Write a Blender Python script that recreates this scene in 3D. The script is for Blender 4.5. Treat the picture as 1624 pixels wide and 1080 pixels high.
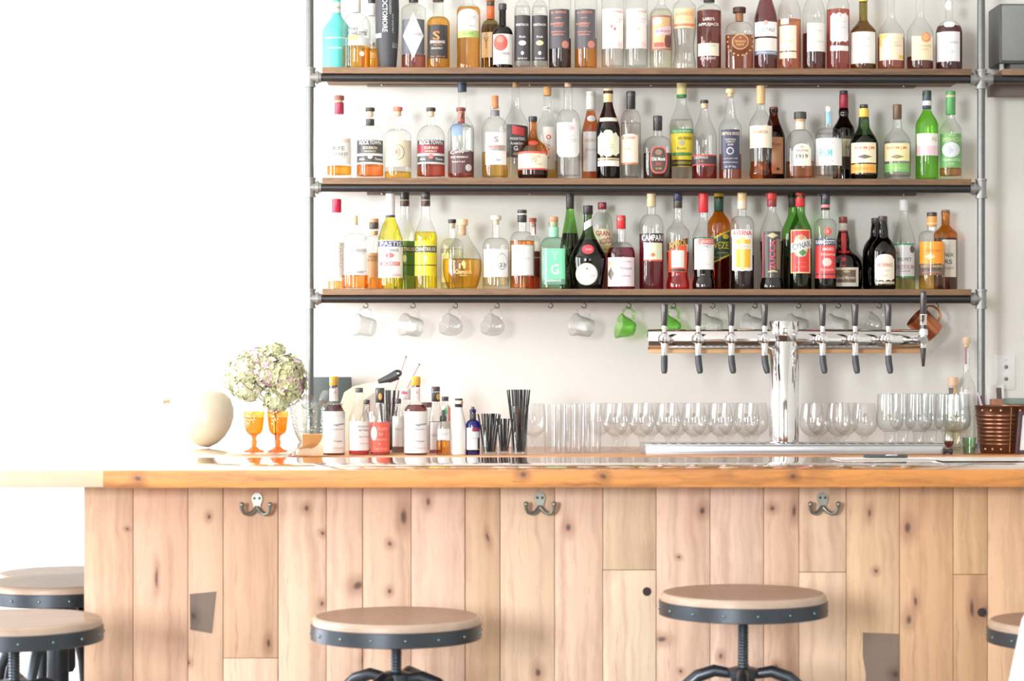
import bpy, bmesh, math, random
from math import sin, cos, pi, radians, sqrt, asin, atan2
random.seed(7)
for _o in list(bpy.data.objects): bpy.data.objects.remove(_o)
SC = bpy.context.scene
COL = SC.collection

# ------------------------------------------------------------------ camera
F = 3400.0            # focal length in pixels of the 1624 px wide frame
HOR = 580.0           # pixel row of the horizon
H = 1.306             # eye height
YAW = radians(1.2)
cam_d = bpy.data.cameras.new('camera')
cam = bpy.data.objects.new('camera', cam_d); COL.objects.link(cam)
cam.location = (0, 0, H); cam.rotation_euler = (radians(90), 0, -YAW)
cam_d.sensor_width = 36.0; cam_d.lens = F / 1624 * 36.0
cam_d.shift_y = (HOR - 540) / 1624
cam_d.clip_start = 0.05; cam_d.clip_end = 60
cam_d.dof.use_dof = True; cam_d.dof.focus_distance = 6.8; cam_d.dof.aperture_fstop = 6.3
SC.camera = cam

# ------------------------------------------------------------------ world, window light, exposure
W = bpy.data.worlds.new('sky'); SC.world = W; W.use_nodes = True
W.node_tree.nodes['Background'].inputs[0].default_value = (0.90, 0.95, 1.0, 1)
W.node_tree.nodes['Background'].inputs[1].default_value = 1.5
def area(name, loc, rot, sx, sy, power, col=(1, 1, 1)):
    l = bpy.data.lights.new(name, 'AREA'); l.shape = 'RECTANGLE'; l.size = sx; l.size_y = sy
    l.energy = power; l.color = col
    o = bpy.data.objects.new(name, l); COL.objects.link(o); o.location = loc; o.rotation_euler = rot
    return o
area('daylight_side_window', (-3.16, 6.05, 1.50), (0, radians(-90), 0), 2.4, 1.7, 285, (.97, .985, 1.0))
area('daylight_side_window', (-3.16, 4.15, 1.60), (0, radians(-90), 0), 2.0, 0.9, 150, (.97, .985, 1.0))
area('daylight_front_window', (-2.45, -2.36, 1.85), (radians(90), 0, 0), 0.9, 1.1, 640, (.985, .99, 1.0))
area('daylight_front_window', (1.6, -2.36, 1.90), (radians(90), 0, 0), 2.0, 1.5, 70, (.97, .985, 1.0))
SC.view_settings.view_transform = 'Standard'; SC.view_settings.look = 'None'
SC.view_settings.gamma = 1.0; SC.view_settings.use_curve_mapping = False
SC.view_settings.exposure = -0.80
SC.cycles.max_bounces = 10; SC.cycles.diffuse_bounces = 4; SC.cycles.glossy_bounces = 4
SC.cycles.transparent_max_bounces = 40; SC.cycles.transmission_bounces = 6
SC.cycles.caustics_reflective = False; SC.cycles.caustics_refractive = False
SC.cycles.sample_clamp_indirect = 6.0
SC.cycles.use_denoising = True

# ------------------------------------------------------------------ pixel rays -> points on a plane y = Y
RX, RY = cos(YAW), -sin(YAW); FX, FY = sin(YAW), cos(YAW)
def P(px, py, Y):
    r = (px - 812) / F
    dx, dy = r * RX + FX, r * RY + FY
    t = Y / dy
    return t * dx, H - t * (py - HOR) / F, t / F      # X, Z, metres per pixel there
def PX(px, Y): return P(px, HOR, Y)[0]
def PZ(py, Y, px=1000): return P(px, py, Y)[1]

# ------------------------------------------------------------------ colours and materials
def s2l(c):
    c = c / 255.0
    return c / 12.92 if c <= 0.04045 else ((c + 0.055) / 1.055) ** 2.4
def rgb(c):
    if isinstance(c, str):
        c = c.lstrip('#'); c = tuple(int(c[i:i + 2], 16) for i in (0, 2, 4))
    return tuple(s2l(v) for v in c)
MATS = {}
def nt(name):
    m = bpy.data.materials.new(name); m.use_nodes = True
    t = m.node_tree
    for n in list(t.nodes): t.nodes.remove(n)
    out = t.nodes.new('ShaderNodeOutputMaterial')
    return m, t, out
def N(t, kind, **kw):
    n = t.nodes.new('ShaderNode' + kind)
    for k, v in kw.items():
        if k in n.inputs: n.inputs[k].default_value = v
        else: setattr(n, k, v)
    return n
def paint(col, rough=0.5, metal=0.0, var=0.06, scale=40.0, bump=0.0, coat=0.0, spec=0.5):
    """plain surface with slight procedural mottling"""
    key = ('p', col, rough, metal, var, scale, bump, coat, spec)
    if key in MATS: return MATS[key]
    m, t, out = nt('surface'); L = t.links
    b = N(t, 'BsdfPrincipled'); b.inputs['Roughness'].default_value = rough; b.inputs['Metallic'].default_value = metal
    b.inputs['Coat Weight'].default_value = coat; b.inputs['Coat Roughness'].default_value = 0.06; b.inputs['Specular IOR Level'].default_value = spec
    c = rgb(col)
    tc = N(t, 'TexCoord'); no = N(t, 'TexNoise'); no.inputs['Scale'].default_value = scale; no.inputs['Detail'].default_value = 4
    L.new(tc.outputs['Object'], no.inputs['Vector'])
    mx = N(t, 'MixRGB'); mx.inputs[1].default_value = tuple(v * (1 - var) for v in c) + (1,)
    mx.inputs[2].default_value = tuple(min(1, v * (1 + var)) for v in c) + (1,)
    L.new(no.outputs['Fac'], mx.inputs[0]); L.new(mx.outputs[0], b.inputs['Base Color'])
    if bump:
        bp = N(t, 'Bump'); bp.inputs['Strength'].default_value = bump; bp.inputs['Distance'].default_value = 0.002
        L.new(no.outputs['Fac'], bp.inputs['Height']); L.new(bp.outputs[0], b.inputs['Normal'])
    L.new(b.outputs[0], out.inputs[0]); MATS[key] = m; return m
def paper(col): return paint(col, 0.5, 0, 0.02, 60, 0, 0.3)
def ink(col): return paint(col, 0.45, 0, 0.0, 30)
def glass(col=(253, 254, 254), edge=0.5, gloss=1.0, bumps=0.0):
    """clear thin glass: tinted transmission that deepens where the wall is seen edge-on, plus Fresnel reflection"""
    key = ('g', col, edge, gloss, bumps)
    if key in MATS: return MATS[key]
    m, t, out = nt('glass'); L = t.links
    c = rgb(col)
    lw = N(t, 'LayerWeight'); lw.inputs['Blend'].default_value = 0.5
    pw = N(t, 'Math', operation='POWER'); pw.inputs[1].default_value = 4.0; L.new(lw.outputs['Facing'], pw.inputs[0])
    mx = N(t, 'MixRGB'); mx.inputs[1].default_value = c + (1,); mx.inputs[2].default_value = tuple(v * edge for v in c) + (1,)
    L.new(pw.outputs[0], mx.inputs[0])
    tr = N(t, 'BsdfTransparent'); L.new(mx.outputs[0], tr.inputs[0])
    gl = N(t, 'BsdfGlossy'); gl.inputs['Roughness'].default_value = 0.03
    f5 = N(t, 'Math', operation='POWER'); f5.inputs[1].default_value = 5.0; L.new(lw.outputs['Facing'], f5.inputs[0])
    fm = N(t, 'Math', operation='MULTIPLY_ADD'); fm.inputs[1].default_value = 0.4; fm.inputs[2].default_value = 0.065 * gloss; fm.use_clamp = True; L.new(f5.outputs[0], fm.inputs[0])
    ms = N(t, 'MixShader'); L.new(fm.outputs[0], ms.inputs[0]); L.new(tr.outputs[0], ms.inputs[1]); L.new(gl.outputs[0], ms.inputs[2])
    if bumps:
        tc = N(t, 'TexCoord'); vo = N(t, 'TexVoronoi'); vo.inputs['Scale'].default_value = bumps
        L.new(tc.outputs['Object'], vo.inputs['Vector'])
        bp = N(t, 'Bump'); bp.inputs['Strength'].default_value = 0.5; bp.inputs['Distance'].default_value = 0.003
        L.new(vo.outputs['Distance'], bp.inputs['Height'])
        L.new(bp.outputs[0], gl.inputs['Normal']); L.new(bp.outputs[0], lw.inputs['Normal'])
    L.new(ms.outputs[0], out.inputs[0]); MATS[key] = m; return m
def liquid(col):
    """coloured spirit: light is tinted on the way in and on the way out"""
    c = rgb(col); d_ = max(0.62, max(c) * 0.97); k = tuple(min(1.0, sqrt(v / d_)) for v in c)
    key = ('l', col)
    if key in MATS: return MATS[key]
    m, t, out = nt('spirit'); L = t.links
    lw = N(t, 'LayerWeight'); lw.inputs['Blend'].default_value = 0.5
    pw = N(t, 'Math', operation='POWER'); pw.inputs[1].default_value = 3.0; L.new(lw.outputs['Facing'], pw.inputs[0])
    mx = N(t, 'MixRGB'); mx.inputs[1].default_value = k + (1,); mx.inputs[2].default_value = tuple(v * 0.6 for v in k) + (1,)
    L.new(pw.outputs[0], mx.inputs[0])
    tr = N(t, 'BsdfTransparent'); L.new(mx.outputs[0], tr.inputs[0])
    gl = N(t, 'BsdfGlossy'); gl.inputs['Roughness'].default_value = 0.08
    ms = N(t, 'MixShader'); ms.inputs[0].default_value = 0.02
    L.new(tr.outputs[0], ms.inputs[1]); L.new(gl.outputs[0], ms.inputs[2])
    L.new(ms.outputs[0], out.inputs[0]); MATS[key] = m; return m
def chrome(col=(235, 235, 238), rough=0.07): return paint(col, rough, 1.0, 0.01, 20)
def wood(base, dark, grain='z', knots=(), rough=0.55, coat=0.0, scale=1.0, contrast=1.0, seed=0.0, bump=0.15, streak=0.0):
    """board with grain along one axis and knots at given (x, z, radius, stretch) in object space"""
    m, t, out = nt('timber'); L = t.links
    b = N(t, 'BsdfPrincipled'); b.inputs['Roughness'].default_value = rough
    b.inputs['Coat Weight'].default_value = coat; b.inputs['Coat Roughness'].default_value = 0.03
    tc = N(t, 'TexCoord')
    wn = N(t, 'TexNoise'); wn.inputs['Scale'].default_value = 9; wn.inputs['Detail'].default_value = 2
    L.new(tc.outputs['Object'], wn.inputs['Vector'])
    sub = N(t, 'VectorMath', operation='SUBTRACT'); sub.inputs[1].default_value = (0.5, 0.5, 0.5); L.new(wn.outputs['Color'], sub.inputs[0])
    scl = N(t, 'VectorMath', operation='SCALE'); scl.inputs['Scale'].default_value = 0.03; L.new(sub.outputs[0], scl.inputs[0])
    add = N(t, 'VectorMath', operation='ADD'); L.new(tc.outputs['Object'], add.inputs[0]); L.new(scl.outputs[0], add.inputs[1])
    g = {'x': (1.2, 26, 26), 'y': (26, 1.2, 26), 'z': (26, 26, 1.2)}[grain]
    mp = N(t, 'Mapping'); mp.inputs['Scale'].default_value = tuple(v * scale for v in g); mp.inputs['Location'].default_value = (seed * 3.1, seed * 1.7, seed * 2.3)
    L.new(add.outputs[0], mp.inputs['Vector'])
    n1 = N(t, 'TexNoise'); n1.inputs['Scale'].default_value = 1.0; n1.inputs['Detail'].default_value = 6; n1.inputs['Roughness'].default_value = 0.6
    L.new(mp.outputs[0], n1.inputs['Vector'])
    mp2 = N(t, 'Mapping'); mp2.inputs['Scale'].default_value = tuple(v * scale * (6 if v > 2 else 1.5) for v in g); L.new(add.outputs[0], mp2.inputs['Vector'])
    n2 = N(t, 'TexNoise'); n2.inputs['Scale'].default_value = 1.0; n2.inputs['Detail'].default_value = 3; L.new(mp2.outputs[0], n2.inputs['Vector'])
    ramp = N(t, 'ValToRGB'); e = ramp.color_ramp.elements
    bl, dk = rgb(base), rgb(dark)
    mid = tuple(a * (1 - 0.35 * contrast) + d * 0.35 * contrast for a, d in zip(bl, dk))
    e[0].position = 0.30; e[0].color = mid + (1,)
    e[1].position = 0.55; e[1].color = bl + (1,)
    e2 = e.new(0.78); e2.color = tuple(min(1, v * 1.06) for v in bl) + (1,)
    L.new(n1.outputs['Fac'], ramp.inputs[0])
    mr = N(t, 'MapRange'); mr.inputs[1].default_value = 0.62; mr.inputs[2].default_value = 0.78; mr.inputs[4].default_value = 0.35 * contrast
    L.new(n2.outputs['Fac'], mr.inputs[0])
    mx = N(t, 'MixRGB'); mx.inputs[2].default_value = dk + (1,); L.new(mr.outputs[0], mx.inputs[0]); L.new(ramp.outputs[0], mx.inputs[1])
    last = mx.outputs[0]
    for (kx, kz, kr, ks) in knots:
        mk = N(t, 'Mapping'); mk.inputs['Scale'].default_value = (1 / kr, 0, 1 / (kr * ks)); mk.inputs['Location'].default_value = (-kx / kr, 0, -kz / (kr * ks))
        L.new(add.outputs[0], mk.inputs['Vector'])
        ln = N(t, 'VectorMath', operation='LENGTH'); L.new(mk.outputs[0], ln.inputs[0])
        for (f0, f1, amt, colr) in ((3.2, 0.7, 0.55, dk), (1.0, 0.25, 0.85, rgb((78, 56, 50)))):
            q = N(t, 'MapRange', interpolation_type='SMOOTHSTEP'); q.inputs[1].default_value = f0; q.inputs[2].default_value = f1
            q.inputs[3].default_value = 0; q.inputs[4].default_value = amt
            L.new(ln.outputs['Value'], q.inputs[0])
            k = N(t, 'MixRGB'); k.inputs[2].default_value = colr + (1,); L.new(q.outputs[0], k.inputs[0]); L.new(last, k.inputs[1]); last = k.outputs[0]
    L.new(last, b.inputs['Base Color'])
    bp = N(t, 'Bump'); bp.inputs['Strength'].default_value = bump; bp.inputs['Distance'].default_value = 0.001
    L.new(n1.outputs['Fac'], bp.inputs['Height'])
    if bump: L.new(bp.outputs[0], b.inputs['Normal'])
    L.new(b.outputs[0], out.inputs[0]); return m

# ------------------------------------------------------------------ mesh helpers
def mesh_obj(name, verts, faces, mat, parent=None, smooth=True, loc=None, angle=38):
    me = bpy.data.meshes.new(name); me.from_pydata(verts, [], faces)
    me.update()
    if smooth:
        me.shade_smooth()
        me.set_sharp_from_angle(angle=radians(angle))
    if mat is not None: me.materials.append(mat)
    o = bpy.data.objects.new(name, me); COL.objects.link(o)
    if parent is not None: o.parent = parent
    if loc is not None: o.location = loc
    return o
def empty(name, loc, rz=0.0):
    o = bpy.data.objects.new(name, None); COL.objects.link(o); o.location = loc; o.rotation_euler = (0, 0, rz)
    o.empty_display_size = 0.02
    return o
def tag(o, label, cat=None, group=None, kind=None):
    if label: o['label'] = label
    if cat: o['category'] = cat
    if group: o['group'] = group
    if kind: o['kind'] = kind
    return o
def dup(root, loc, rz=None):
    r = root.copy(); COL.objects.link(r); r.location = loc
    if rz is not None: r.rotation_euler = (0, 0, rz)
    for ch in list(root.children):
        c = ch.copy(); COL.objects.link(c); c.parent = r
        for gch in list(ch.children):
            d = gch.copy(); COL.objects.link(d); d.parent = c
    return r
class G:
    """collects shapes into one mesh"""
    def __init__(s): s.v = []; s.f = []
    def add(s, v, f):
        k = len(s.v); s.v += list(v); s.f += [tuple(i + k for i in q) for q in f]; return s
    def box(s, x0, x1, y0, y1, z0, z1, b=0.0):
        if b <= 0:
            v = [(x0, y0, z0), (x1, y0, z0), (x1, y1, z0), (x0, y1, z0), (x0, y0, z1), (x1, y0, z1), (x1, y1, z1), (x0, y1, z1)]
            f = [(0, 3, 2, 1), (4, 5, 6, 7), (0, 1, 5, 4), (1, 2, 6, 5), (2, 3, 7, 6), (3, 0, 4, 7)]
            return s.add(v, f)
        bm = bmesh.new(); bmesh.ops.create_cube(bm, size=1)
        for q in bm.verts:
            q.co.x = (x0 + x1) / 2 + q.co.x * (x1 - x0); q.co.y = (y0 + y1) / 2 + q.co.y * (y1 - y0); q.co.z = (z0 + z1) / 2 + q.co.z * (z1 - z0)
        bmesh.ops.bevel(bm, geom=bm.edges[:], offset=b, segments=2, affect='EDGES', profile=0.5)
        bm.verts.index_update()
        s.add([tuple(q.co) for q in bm.verts], [tuple(q.index for q in fc.verts) for fc in bm.faces]); bm.free(); return s
    def lathe(s, prof, seg=24, p=2.0, depth=1.0, o=(0, 0, 0), axis='z', caps=True):
        rmax = max(r for _, r in prof); n = len(prof); v = []
        for (z, r) in prof:
            w = min(1.0, max(0.0, (r / rmax - 0.45) / 0.4)); pe = 2 + (p - 2) * w; de = 1 + (depth - 1) * w
            for i in range(seg):
                a = 2 * pi * (i + 0.5) / seg; c_, s_ = cos(a), sin(a)
                x = r * math.copysign(abs(c_) ** (2 / pe), c_); y = r * de * math.copysign(abs(s_) ** (2 / pe), s_)
                if axis == 'z': v.append((o[0] + x, o[1] + y, o[2] + z))
                elif axis == 'y': v.append((o[0] + x, o[1] + z, o[2] + y))
                else: v.append((o[0] + z, o[1] + x, o[2] + y))
        f = []
        flip = axis == 'y'
        for j in range(n - 1):
            for i in range(seg):
                k = (i + 1) % seg
                q = (j * seg + i, j * seg + k, (j + 1) * seg + k, (j + 1) * seg + i)
                f.append(q[::-1] if flip else q)
        if caps:
            a = tuple(range(seg - 1, -1, -1)); bq = tuple((n - 1) * seg + i for i in range(seg))
            f.append(a[::-1] if flip else a); f.append(bq[::-1] if flip else bq)
        return s.add(v, f)
    def tube(s, pts, r, seg=10, closed=False):
        from mathutils import Vector
        pts = [Vector(q) for q in pts]; n = len(pts); v = []; f = []
        rr = r if isinstance(r, (list, tuple)) else [r] * n
        up = None
        for i, q in enumerate(pts):
            if closed: d = (pts[(i + 1) % n] - pts[i - 1]).normalized()
            else: d = (pts[min(n - 1, i + 1)] - pts[max(0, i - 1)]).normalized()
            if up is None:
                up = Vector((0, 0, 1)) if abs(d.z) < 0.9 else Vector((0, 1, 0))
            u = (up - d * up.dot(d))
            if u.length < 1e-6: u = d.orthogonal()
            u.normalize(); w = d.cross(u); up = u
            for k in range(seg):
                a = 2 * pi * k / seg
                v.append(tuple(q + (u * cos(a) + w * sin(a)) * rr[i]))
        m = n if closed else n - 1
        for i in range(m):
            j = (i + 1) % n
            for k in range(seg):
                l = (k + 1) % seg
                f.append((i * seg + k, i * seg + l, j * seg + l, j * seg + k))
        if not closed:
            f.append(tuple(range(seg - 1, -1, -1))); f.append(tuple((n - 1) * seg + k for k in range(seg)))
        return s.add(v, f)
    def sphere(s, c, r, seg=10, ring=6, sz=(1, 1, 1)):
        prof = []
        v = [(c[0], c[1], c[2] - r * sz[2])]; f = []
        for j in range(1, ring):
            ph = -pi / 2 + pi * j / ring
            for i in range(seg):
                a = 2 * pi * i / seg
                v.append((c[0] + r * sz[0] * cos(ph) * cos(a), c[1] + r * sz[1] * cos(ph) * sin(a), c[2] + r * sz[2] * sin(ph)))
        v.append((c[0], c[1], c[2] + r * sz[2])); e = len(v) - 1
        for i in range(seg):
            f.append((0, 1 + (i + 1) % seg, 1 + i)); f.append((e, e - seg + i, e - seg + (i + 1) % seg))
        for j in range(ring - 2):
            for i in range(seg):
                a = 1 + j * seg; k = (i + 1) % seg
                f.append((a + i, a + k, a + seg + k, a + seg + i))
        return s.add(v, f)
    def prism(s, poly, y0, y1):
        """polygon in x,z extruded along y"""
        n = len(poly); v = [(x, y0, z) for x, z in poly] + [(x, y1, z) for x, z in poly]
        f = [tuple(range(n)), tuple(range(2 * n - 1, n - 1, -1))] + [(i, n + i, n + (i + 1) % n, (i + 1) % n) for i in range(n)]
        return s.add(v, f)
    def build(s, name, mat, parent=None, smooth=True, loc=None, angle=38): return mesh_obj(name, s.v, s.f, mat, parent, smooth, loc, angle)
# ------------------------------------------------------------------ lettering and bottles
_TX = {}
def glyphs(s):
    if s in _TX: return _TX[s]
    cu = bpy.data.curves.new('lettering', 'FONT'); cu.body = s; cu.size = 1.0; cu.resolution_u = 2; cu.align_x = 'CENTER'; cu.offset = 0.012
    o = bpy.data.objects.new('lettering', cu); COL.objects.link(o)
    dg = bpy.context.evaluated_depsgraph_get()
    me = bpy.data.meshes.new_from_object(o.evaluated_get(dg))
    v = [(q.co.x, q.co.y) for q in me.vertices]; f = [tuple(pl.vertices) for pl in me.polygons]
    bpy.data.objects.remove(o); bpy.data.curves.remove(cu); bpy.data.meshes.remove(me)
    x0, x1 = min(a for a, _ in v), max(a for a, _ in v); y0, y1 = min(b for _, b in v), max(b for _, b in v)
    hh = max(1e-4, y1 - y0)
    v = [((a - (x0 + x1) / 2) / hh, (b - (y0 + y1) / 2) / hh) for a, b in v]
    _TX[s] = (v, f, (x1 - x0) / hh); return _TX[s]
def interp(prof, z):
    if z <= prof[0][0]: return prof[0][1]
    for (z0, r0), (z1, r1) in zip(prof, prof[1:]):
        if z0 <= z <= z1:
            return r0 if z1 - z0 < 1e-9 else r0 + (r1 - r0) * (z - z0) / (z1 - z0)
    return prof[-1][1]

GLASS = {'clear': ((252, 253, 252), 0.6), 'pale': ((248, 251, 247), 0.6), 'green': ((178, 222, 150), 0.55), 'bright': ((206, 242, 178), 0.65),
         'dkgreen': ((128, 160, 112), 0.45), 'olive': ((196, 186, 116), 0.55), 'brown': ((150, 92, 66), 0.45), 'amber': ((234, 178, 92), 0.55),
         'black': ((62, 54, 56), 0.6), 'dkbrown': ((128, 80, 70), 0.5), 'mint': ((222, 246, 234), 0.65), 'maroon': ((96, 50, 56), 0.5),
         'blue': ((70, 90, 200), 0.5), 'teal': None, 'tin': None}

class Bottle:
    """one bottle; every number is a pixel of the photograph on the plane the bottle stands in"""
    def __init__(s, cx, w, Y, zbase, desc, group, ytop, ysh=None, ynk=None, wn=None, yglass=None, sty='r', prof=None, g='clear', p=2.0, depth=1.0,
                 liq=None, caps=(), labels=(), name='liquor_bottle', base=4, seg=28, opaque=None, cat='bottle', wbase=None):
        X, _, mpp = P(cx, HOR, Y); s.X, s.Y, s.mpp, s.cx, s.zb, s.p, s.depth = X, Y, mpp, cx, zbase, p, depth
        s.root = empty(name, (X, Y, zbase), -asin(X / sqrt(X * X + Y * Y)))
        tag(s.root, desc, cat, group)
        R = w / 2 * mpp; z = s.z
        if prof is None:
            rn = wn / 2 * mpp; zs, zk = z(ysh), z(ynk); zt = z(yglass if yglass is not None else ytop + 3)
            rb = (wbase / 2 * mpp) if wbase else R
            pr = [(0.0, rb * 0.90), (rb * 0.04, rb * 0.975), (rb * 0.12, rb)]
            if wbase: pr += [(zs * 0.12, rb * 0.99), (zs * 0.25, (rb + R) / 2 * 0.97), (zs * 0.42, R)]
            pr.append((zs, R))
            for i in range(1, 9):
                t = i / 8.0
                if sty == 'r': a, hgt = cos(t * pi / 2), sin(t * pi / 2)
                elif sty == 's': a, hgt = 1 - (3 * t * t - 2 * t ** 3), t
                elif sty == 'l': a, hgt = 1 - t, t
                elif sty == 'c': a, hgt = (1 - t) ** 1.7 if t > 0 else 1, t
                elif sty == 'f': a, hgt = cos(t * pi / 2) ** 0.7, sin(t * pi / 2) ** 1.6
                pr.append((zs + (zk - zs) * hgt, rn + (R - rn) * a))
            pr += [(zk + (zt - zk) * 0.5, rn), (zt - 0.011, rn * 0.98), (zt - 0.010, rn * 1.10), (zt - 0.001, rn * 1.10), (zt, rn * 0.98)]
            pr = [q for i, q in enumerate(pr) if i == 0 or q[0] > pr[i - 1][0] - 1e-9]
        else:
            pts = sorted([(z(yy), ww / 2 * mpp) for yy, ww in prof]); pr = [(0.0, pts[0][1] * 0.92), (0.002, pts[0][1] * 0.98)]
            n = len(pts)
            for i in range(n - 1):
                (z0, r0), (z1, r1) = pts[i], pts[i + 1]
                zm, rm = pts[max(0, i - 1)]; zq, rq = pts[min(n - 1, i + 2)]
                m0 = (r1 - rm) / max(1e-6, z1 - zm) * (z1 - z0); m1 = (rq - r0) / max(1e-6, zq - z0) * (z1 - z0)
                for k in range(4):
                    t = k / 4.0
                    hr = (2 * t ** 3 - 3 * t * t + 1) * r0 + (t ** 3 - 2 * t * t + t) * m0 + (-2 * t ** 3 + 3 * t * t) * r1 + (t ** 3 - t * t) * m1
                    if z0 + t * (z1 - z0) > pr[-1][0] + 1e-5: pr.append((z0 + t * (z1 - z0), hr))
            pr.append(pts[-1])
        s.pr = pr; s.R = max(r for _, r in pr)
        if opaque: body = G().lathe(pr, seg, p, depth).build('body', opaque, s.root)
        else:
            gc, ge = GLASS[g]
            body = G().lathe(pr, seg, p, depth).build('glass_body', glass(gc, ge), s.root)
        if liq:
            lc, yl = liq; zl = z(yl); off = 0.0016
            lp = [(base * mpp, interp(pr, base * mpp) - off)] + [(zz, r - off) for zz, r in pr if base * mpp < zz < zl - 0.001 and r > off * 2] + [(zl, max(0.002, interp(pr, zl) - off))]
            G().lathe(lp, seg, p, depth).build('spirit', liquid(lc), s.root)
        for c in caps: s.cap(*c)
        for l in labels: s.label(*l)
    def z(s, py): return P(s.cx, py, s.Y)[1] - s.zb
    def cap(s, y0, y1, w, col, name='cap', w2=None, mat=None):
        r = w / 2 * s.mpp; r2 = (w2 or w) / 2 * s.mpp; za, zb = s.z(y1), s.z(y0); b = min(0.0012, (zb - za) * 0.2)
        m = mat or (paint(col, 0.75, 0, 0.18, 220) if 'cork' in name else paint(col, 0.35, 0, 0.05, 80))
        G().lathe([(za, r2 * 0.94), (za + b, r2), (zb - b, r), (zb, r * 0.92)], 20).build(name, m, s.root)
    def surf(s, x, z, off):
        a = interp(s.pr, max(0, z)) + off
        w = min(1.0, max(0.0, (a / s.R - 0.45) / 0.4)); pe = 2 + (s.p - 2) * w; de = 1 + (s.depth - 1) * w
        u = min(0.992, abs(x) / a)
        return (math.copysign(u * a, x), -a * de * (1 - u ** pe) ** (1 / pe), z)
    def label(s, x0, x1, y0, y1, col, shape='rect', texts=(), lvl=0, name=None, parent=None, arg=0.0, mat=None):
        off = 0.0006 + 0.0005 * lvl
        cx, hw = (x0 + x1) / 2, (x1 - x0) / 2
        nx, ny = 14, 5; v = []; f = []
        for i in range(nx + 1):
            u = -cos(pi * i / nx) if shape in ('ellipse', 'oval') else -1 + 2 * i / nx
            px = cx + hw * u; ya, yb = y0, y1
            cy, hh = (y0 + y1) / 2, (y1 - y0) / 2
            if shape == 'ellipse': q = sqrt(max(0, 1 - u * u)); ya, yb = cy - hh * q, cy + hh * q
            elif shape == 'oval': q = (max(0, 1 - abs(u) ** 4)) ** 0.5; ya, yb = cy - hh * q, cy + hh * q
            elif shape == 'diamond': q = 1 - abs(u); ya, yb = cy - hh * q, cy + hh * q
            elif shape == 'arch': ya = y0 + (arg or 8) * (1 - sqrt(max(0, 1 - u * u)))
            elif shape == 'slant': ya, yb = y0 - arg * u, y1 - arg * u
            elif shape == 'ornate': ya = y0 + (arg or 5) * abs(math.sin(u * pi * 1.5)) * (0.4 + abs(u)); yb = y1 - (arg or 5) * abs(math.sin(u * pi * 1.5)) * (0.4 + abs(u)) * 0.7
            elif shape == 'taper': ya, yb = y0, y1 - (arg or 6) * abs(u) ** 6
            for j in range(ny + 1):
                py = yb + (ya - yb) * j / ny
                v.append(s.surf((px - s.cx) * s.mpp, s.z(py), off))
        for i in range(nx):
            for j in range(ny):
                a = i * (ny + 1) + j; f.append((a, a + ny + 1, a + ny + 2, a + 1))
        nm = name or ('label' if lvl == 0 else 'label_print')
        o = mesh_obj(nm, v, f, mat or paper(col), parent or s.root)
        for t in texts: s.text(o, lvl, *t)
        return o
    def text(s, par, lvl, st, tx, ty, h, col, w=None, rot=0):
        gv, gf, gw = glyphs(st); sx = (w / gw) if w else h
        v = []
        for (a, b) in gv:
            dx, dy = a * sx, -b * h
            if rot == 90: dx, dy = -dy, dx          # reads downwards
            elif rot == -90: dx, dy = dy, -dx       # reads upwards
            elif rot: c_, n_ = cos(radians(rot)), sin(radians(rot)); dx, dy = dx * c_ + dy * n_, dy * c_ - dx * n_
            v.append(s.surf((tx + dx - s.cx) * s.mpp, s.z(ty + dy), 0.0006 + 0.0005 * lvl + 0.0006))
        mesh_obj('lettering', v, gf, ink(col), par, smooth=False)
# ------------------------------------------------------------------ key planes
Y_WALL = 7.10
Y_BAR = 4.72; Y_PLANK = 4.90; Y_TOPBACK = 5.37
Z_BAR = PZ(745, Y_BAR); Z_BARU = PZ(773, Y_BAR)
Y_BB = 6.40; Z_BB = PZ(722.3, Y_BB)
Y_PIPE = 6.80
SHELF_Z = [PZ(y, 6.78) for y in (107.5, 282.8, 458.3)]
XL, XR, YF, ZC = -3.2, 3.3, -2.4, 3.3

def struct(o, label=None): o['kind'] = 'structure'; o['label'] = label or o.name; return o
wall_m = paint((236, 236, 232), 0.75, 0, 0.02, 3.0, 0.12)
struct(G().box(XL - .1, XR + .1, Y_WALL, Y_WALL + .1, 0, ZC).build('wall_back', wall_m, smooth=False), 'off-white painted back wall behind the pipe shelves')
struct(G().box(XL - .1, XR + .1, YF - .1, Y_WALL + .1, -.1, 0).build('floor', paint((118, 110, 102), 0.5, 0, 0.12, 2.0), smooth=False), 'pale concrete floor under the bar stools')
struct(G().box(XL - .1, XR + .1, YF - .1, Y_WALL + .1, ZC, ZC + .1).build('ceiling', paint((238, 236, 232), 0.8, 0, 0.02, 3.0), smooth=False), 'white ceiling of the bar room')
# left wall and front wall with window openings
g = G(); g.box(XL - .1, XL, YF, 3.7, 0, ZC).box(XL - .1, XL, 4.6, 5.2, 0, ZC).box(XL - .1, XL, 6.9, Y_WALL, 0, ZC).box(XL - .1, XL, 5.2, 6.9, 0, .3).box(XL - .1, XL, 5.2, 6.9, 2.7, ZC).box(XL - .1, XL, 3.7, 4.6, 0, .6).box(XL - .1, XL, 3.7, 4.6, 2.6, ZC)
struct(g.build('wall_left', wall_m, smooth=False), 'white side wall with a tall window')
WIN = ((-2.9, -2.0), (.6, 2.6)); WZ = ((1.3, 2.4), (1.15, 2.65))
g = G(); g.box(XL, -2.9, YF - .1, YF, 0, ZC).box(-2.0, .6, YF - .1, YF, 0, ZC).box(2.6, XR, YF - .1, YF, 0, ZC)
for (a, b), (c, d) in zip(WIN, WZ): g.box(a, b, YF - .1, YF, 0, c).box(a, b, YF - .1, YF, d, ZC)
struct(g.build('wall_front', paint((150, 140, 132), 0.8, 0, 0.1, 6), smooth=False), 'brown street wall with two windows')
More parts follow.
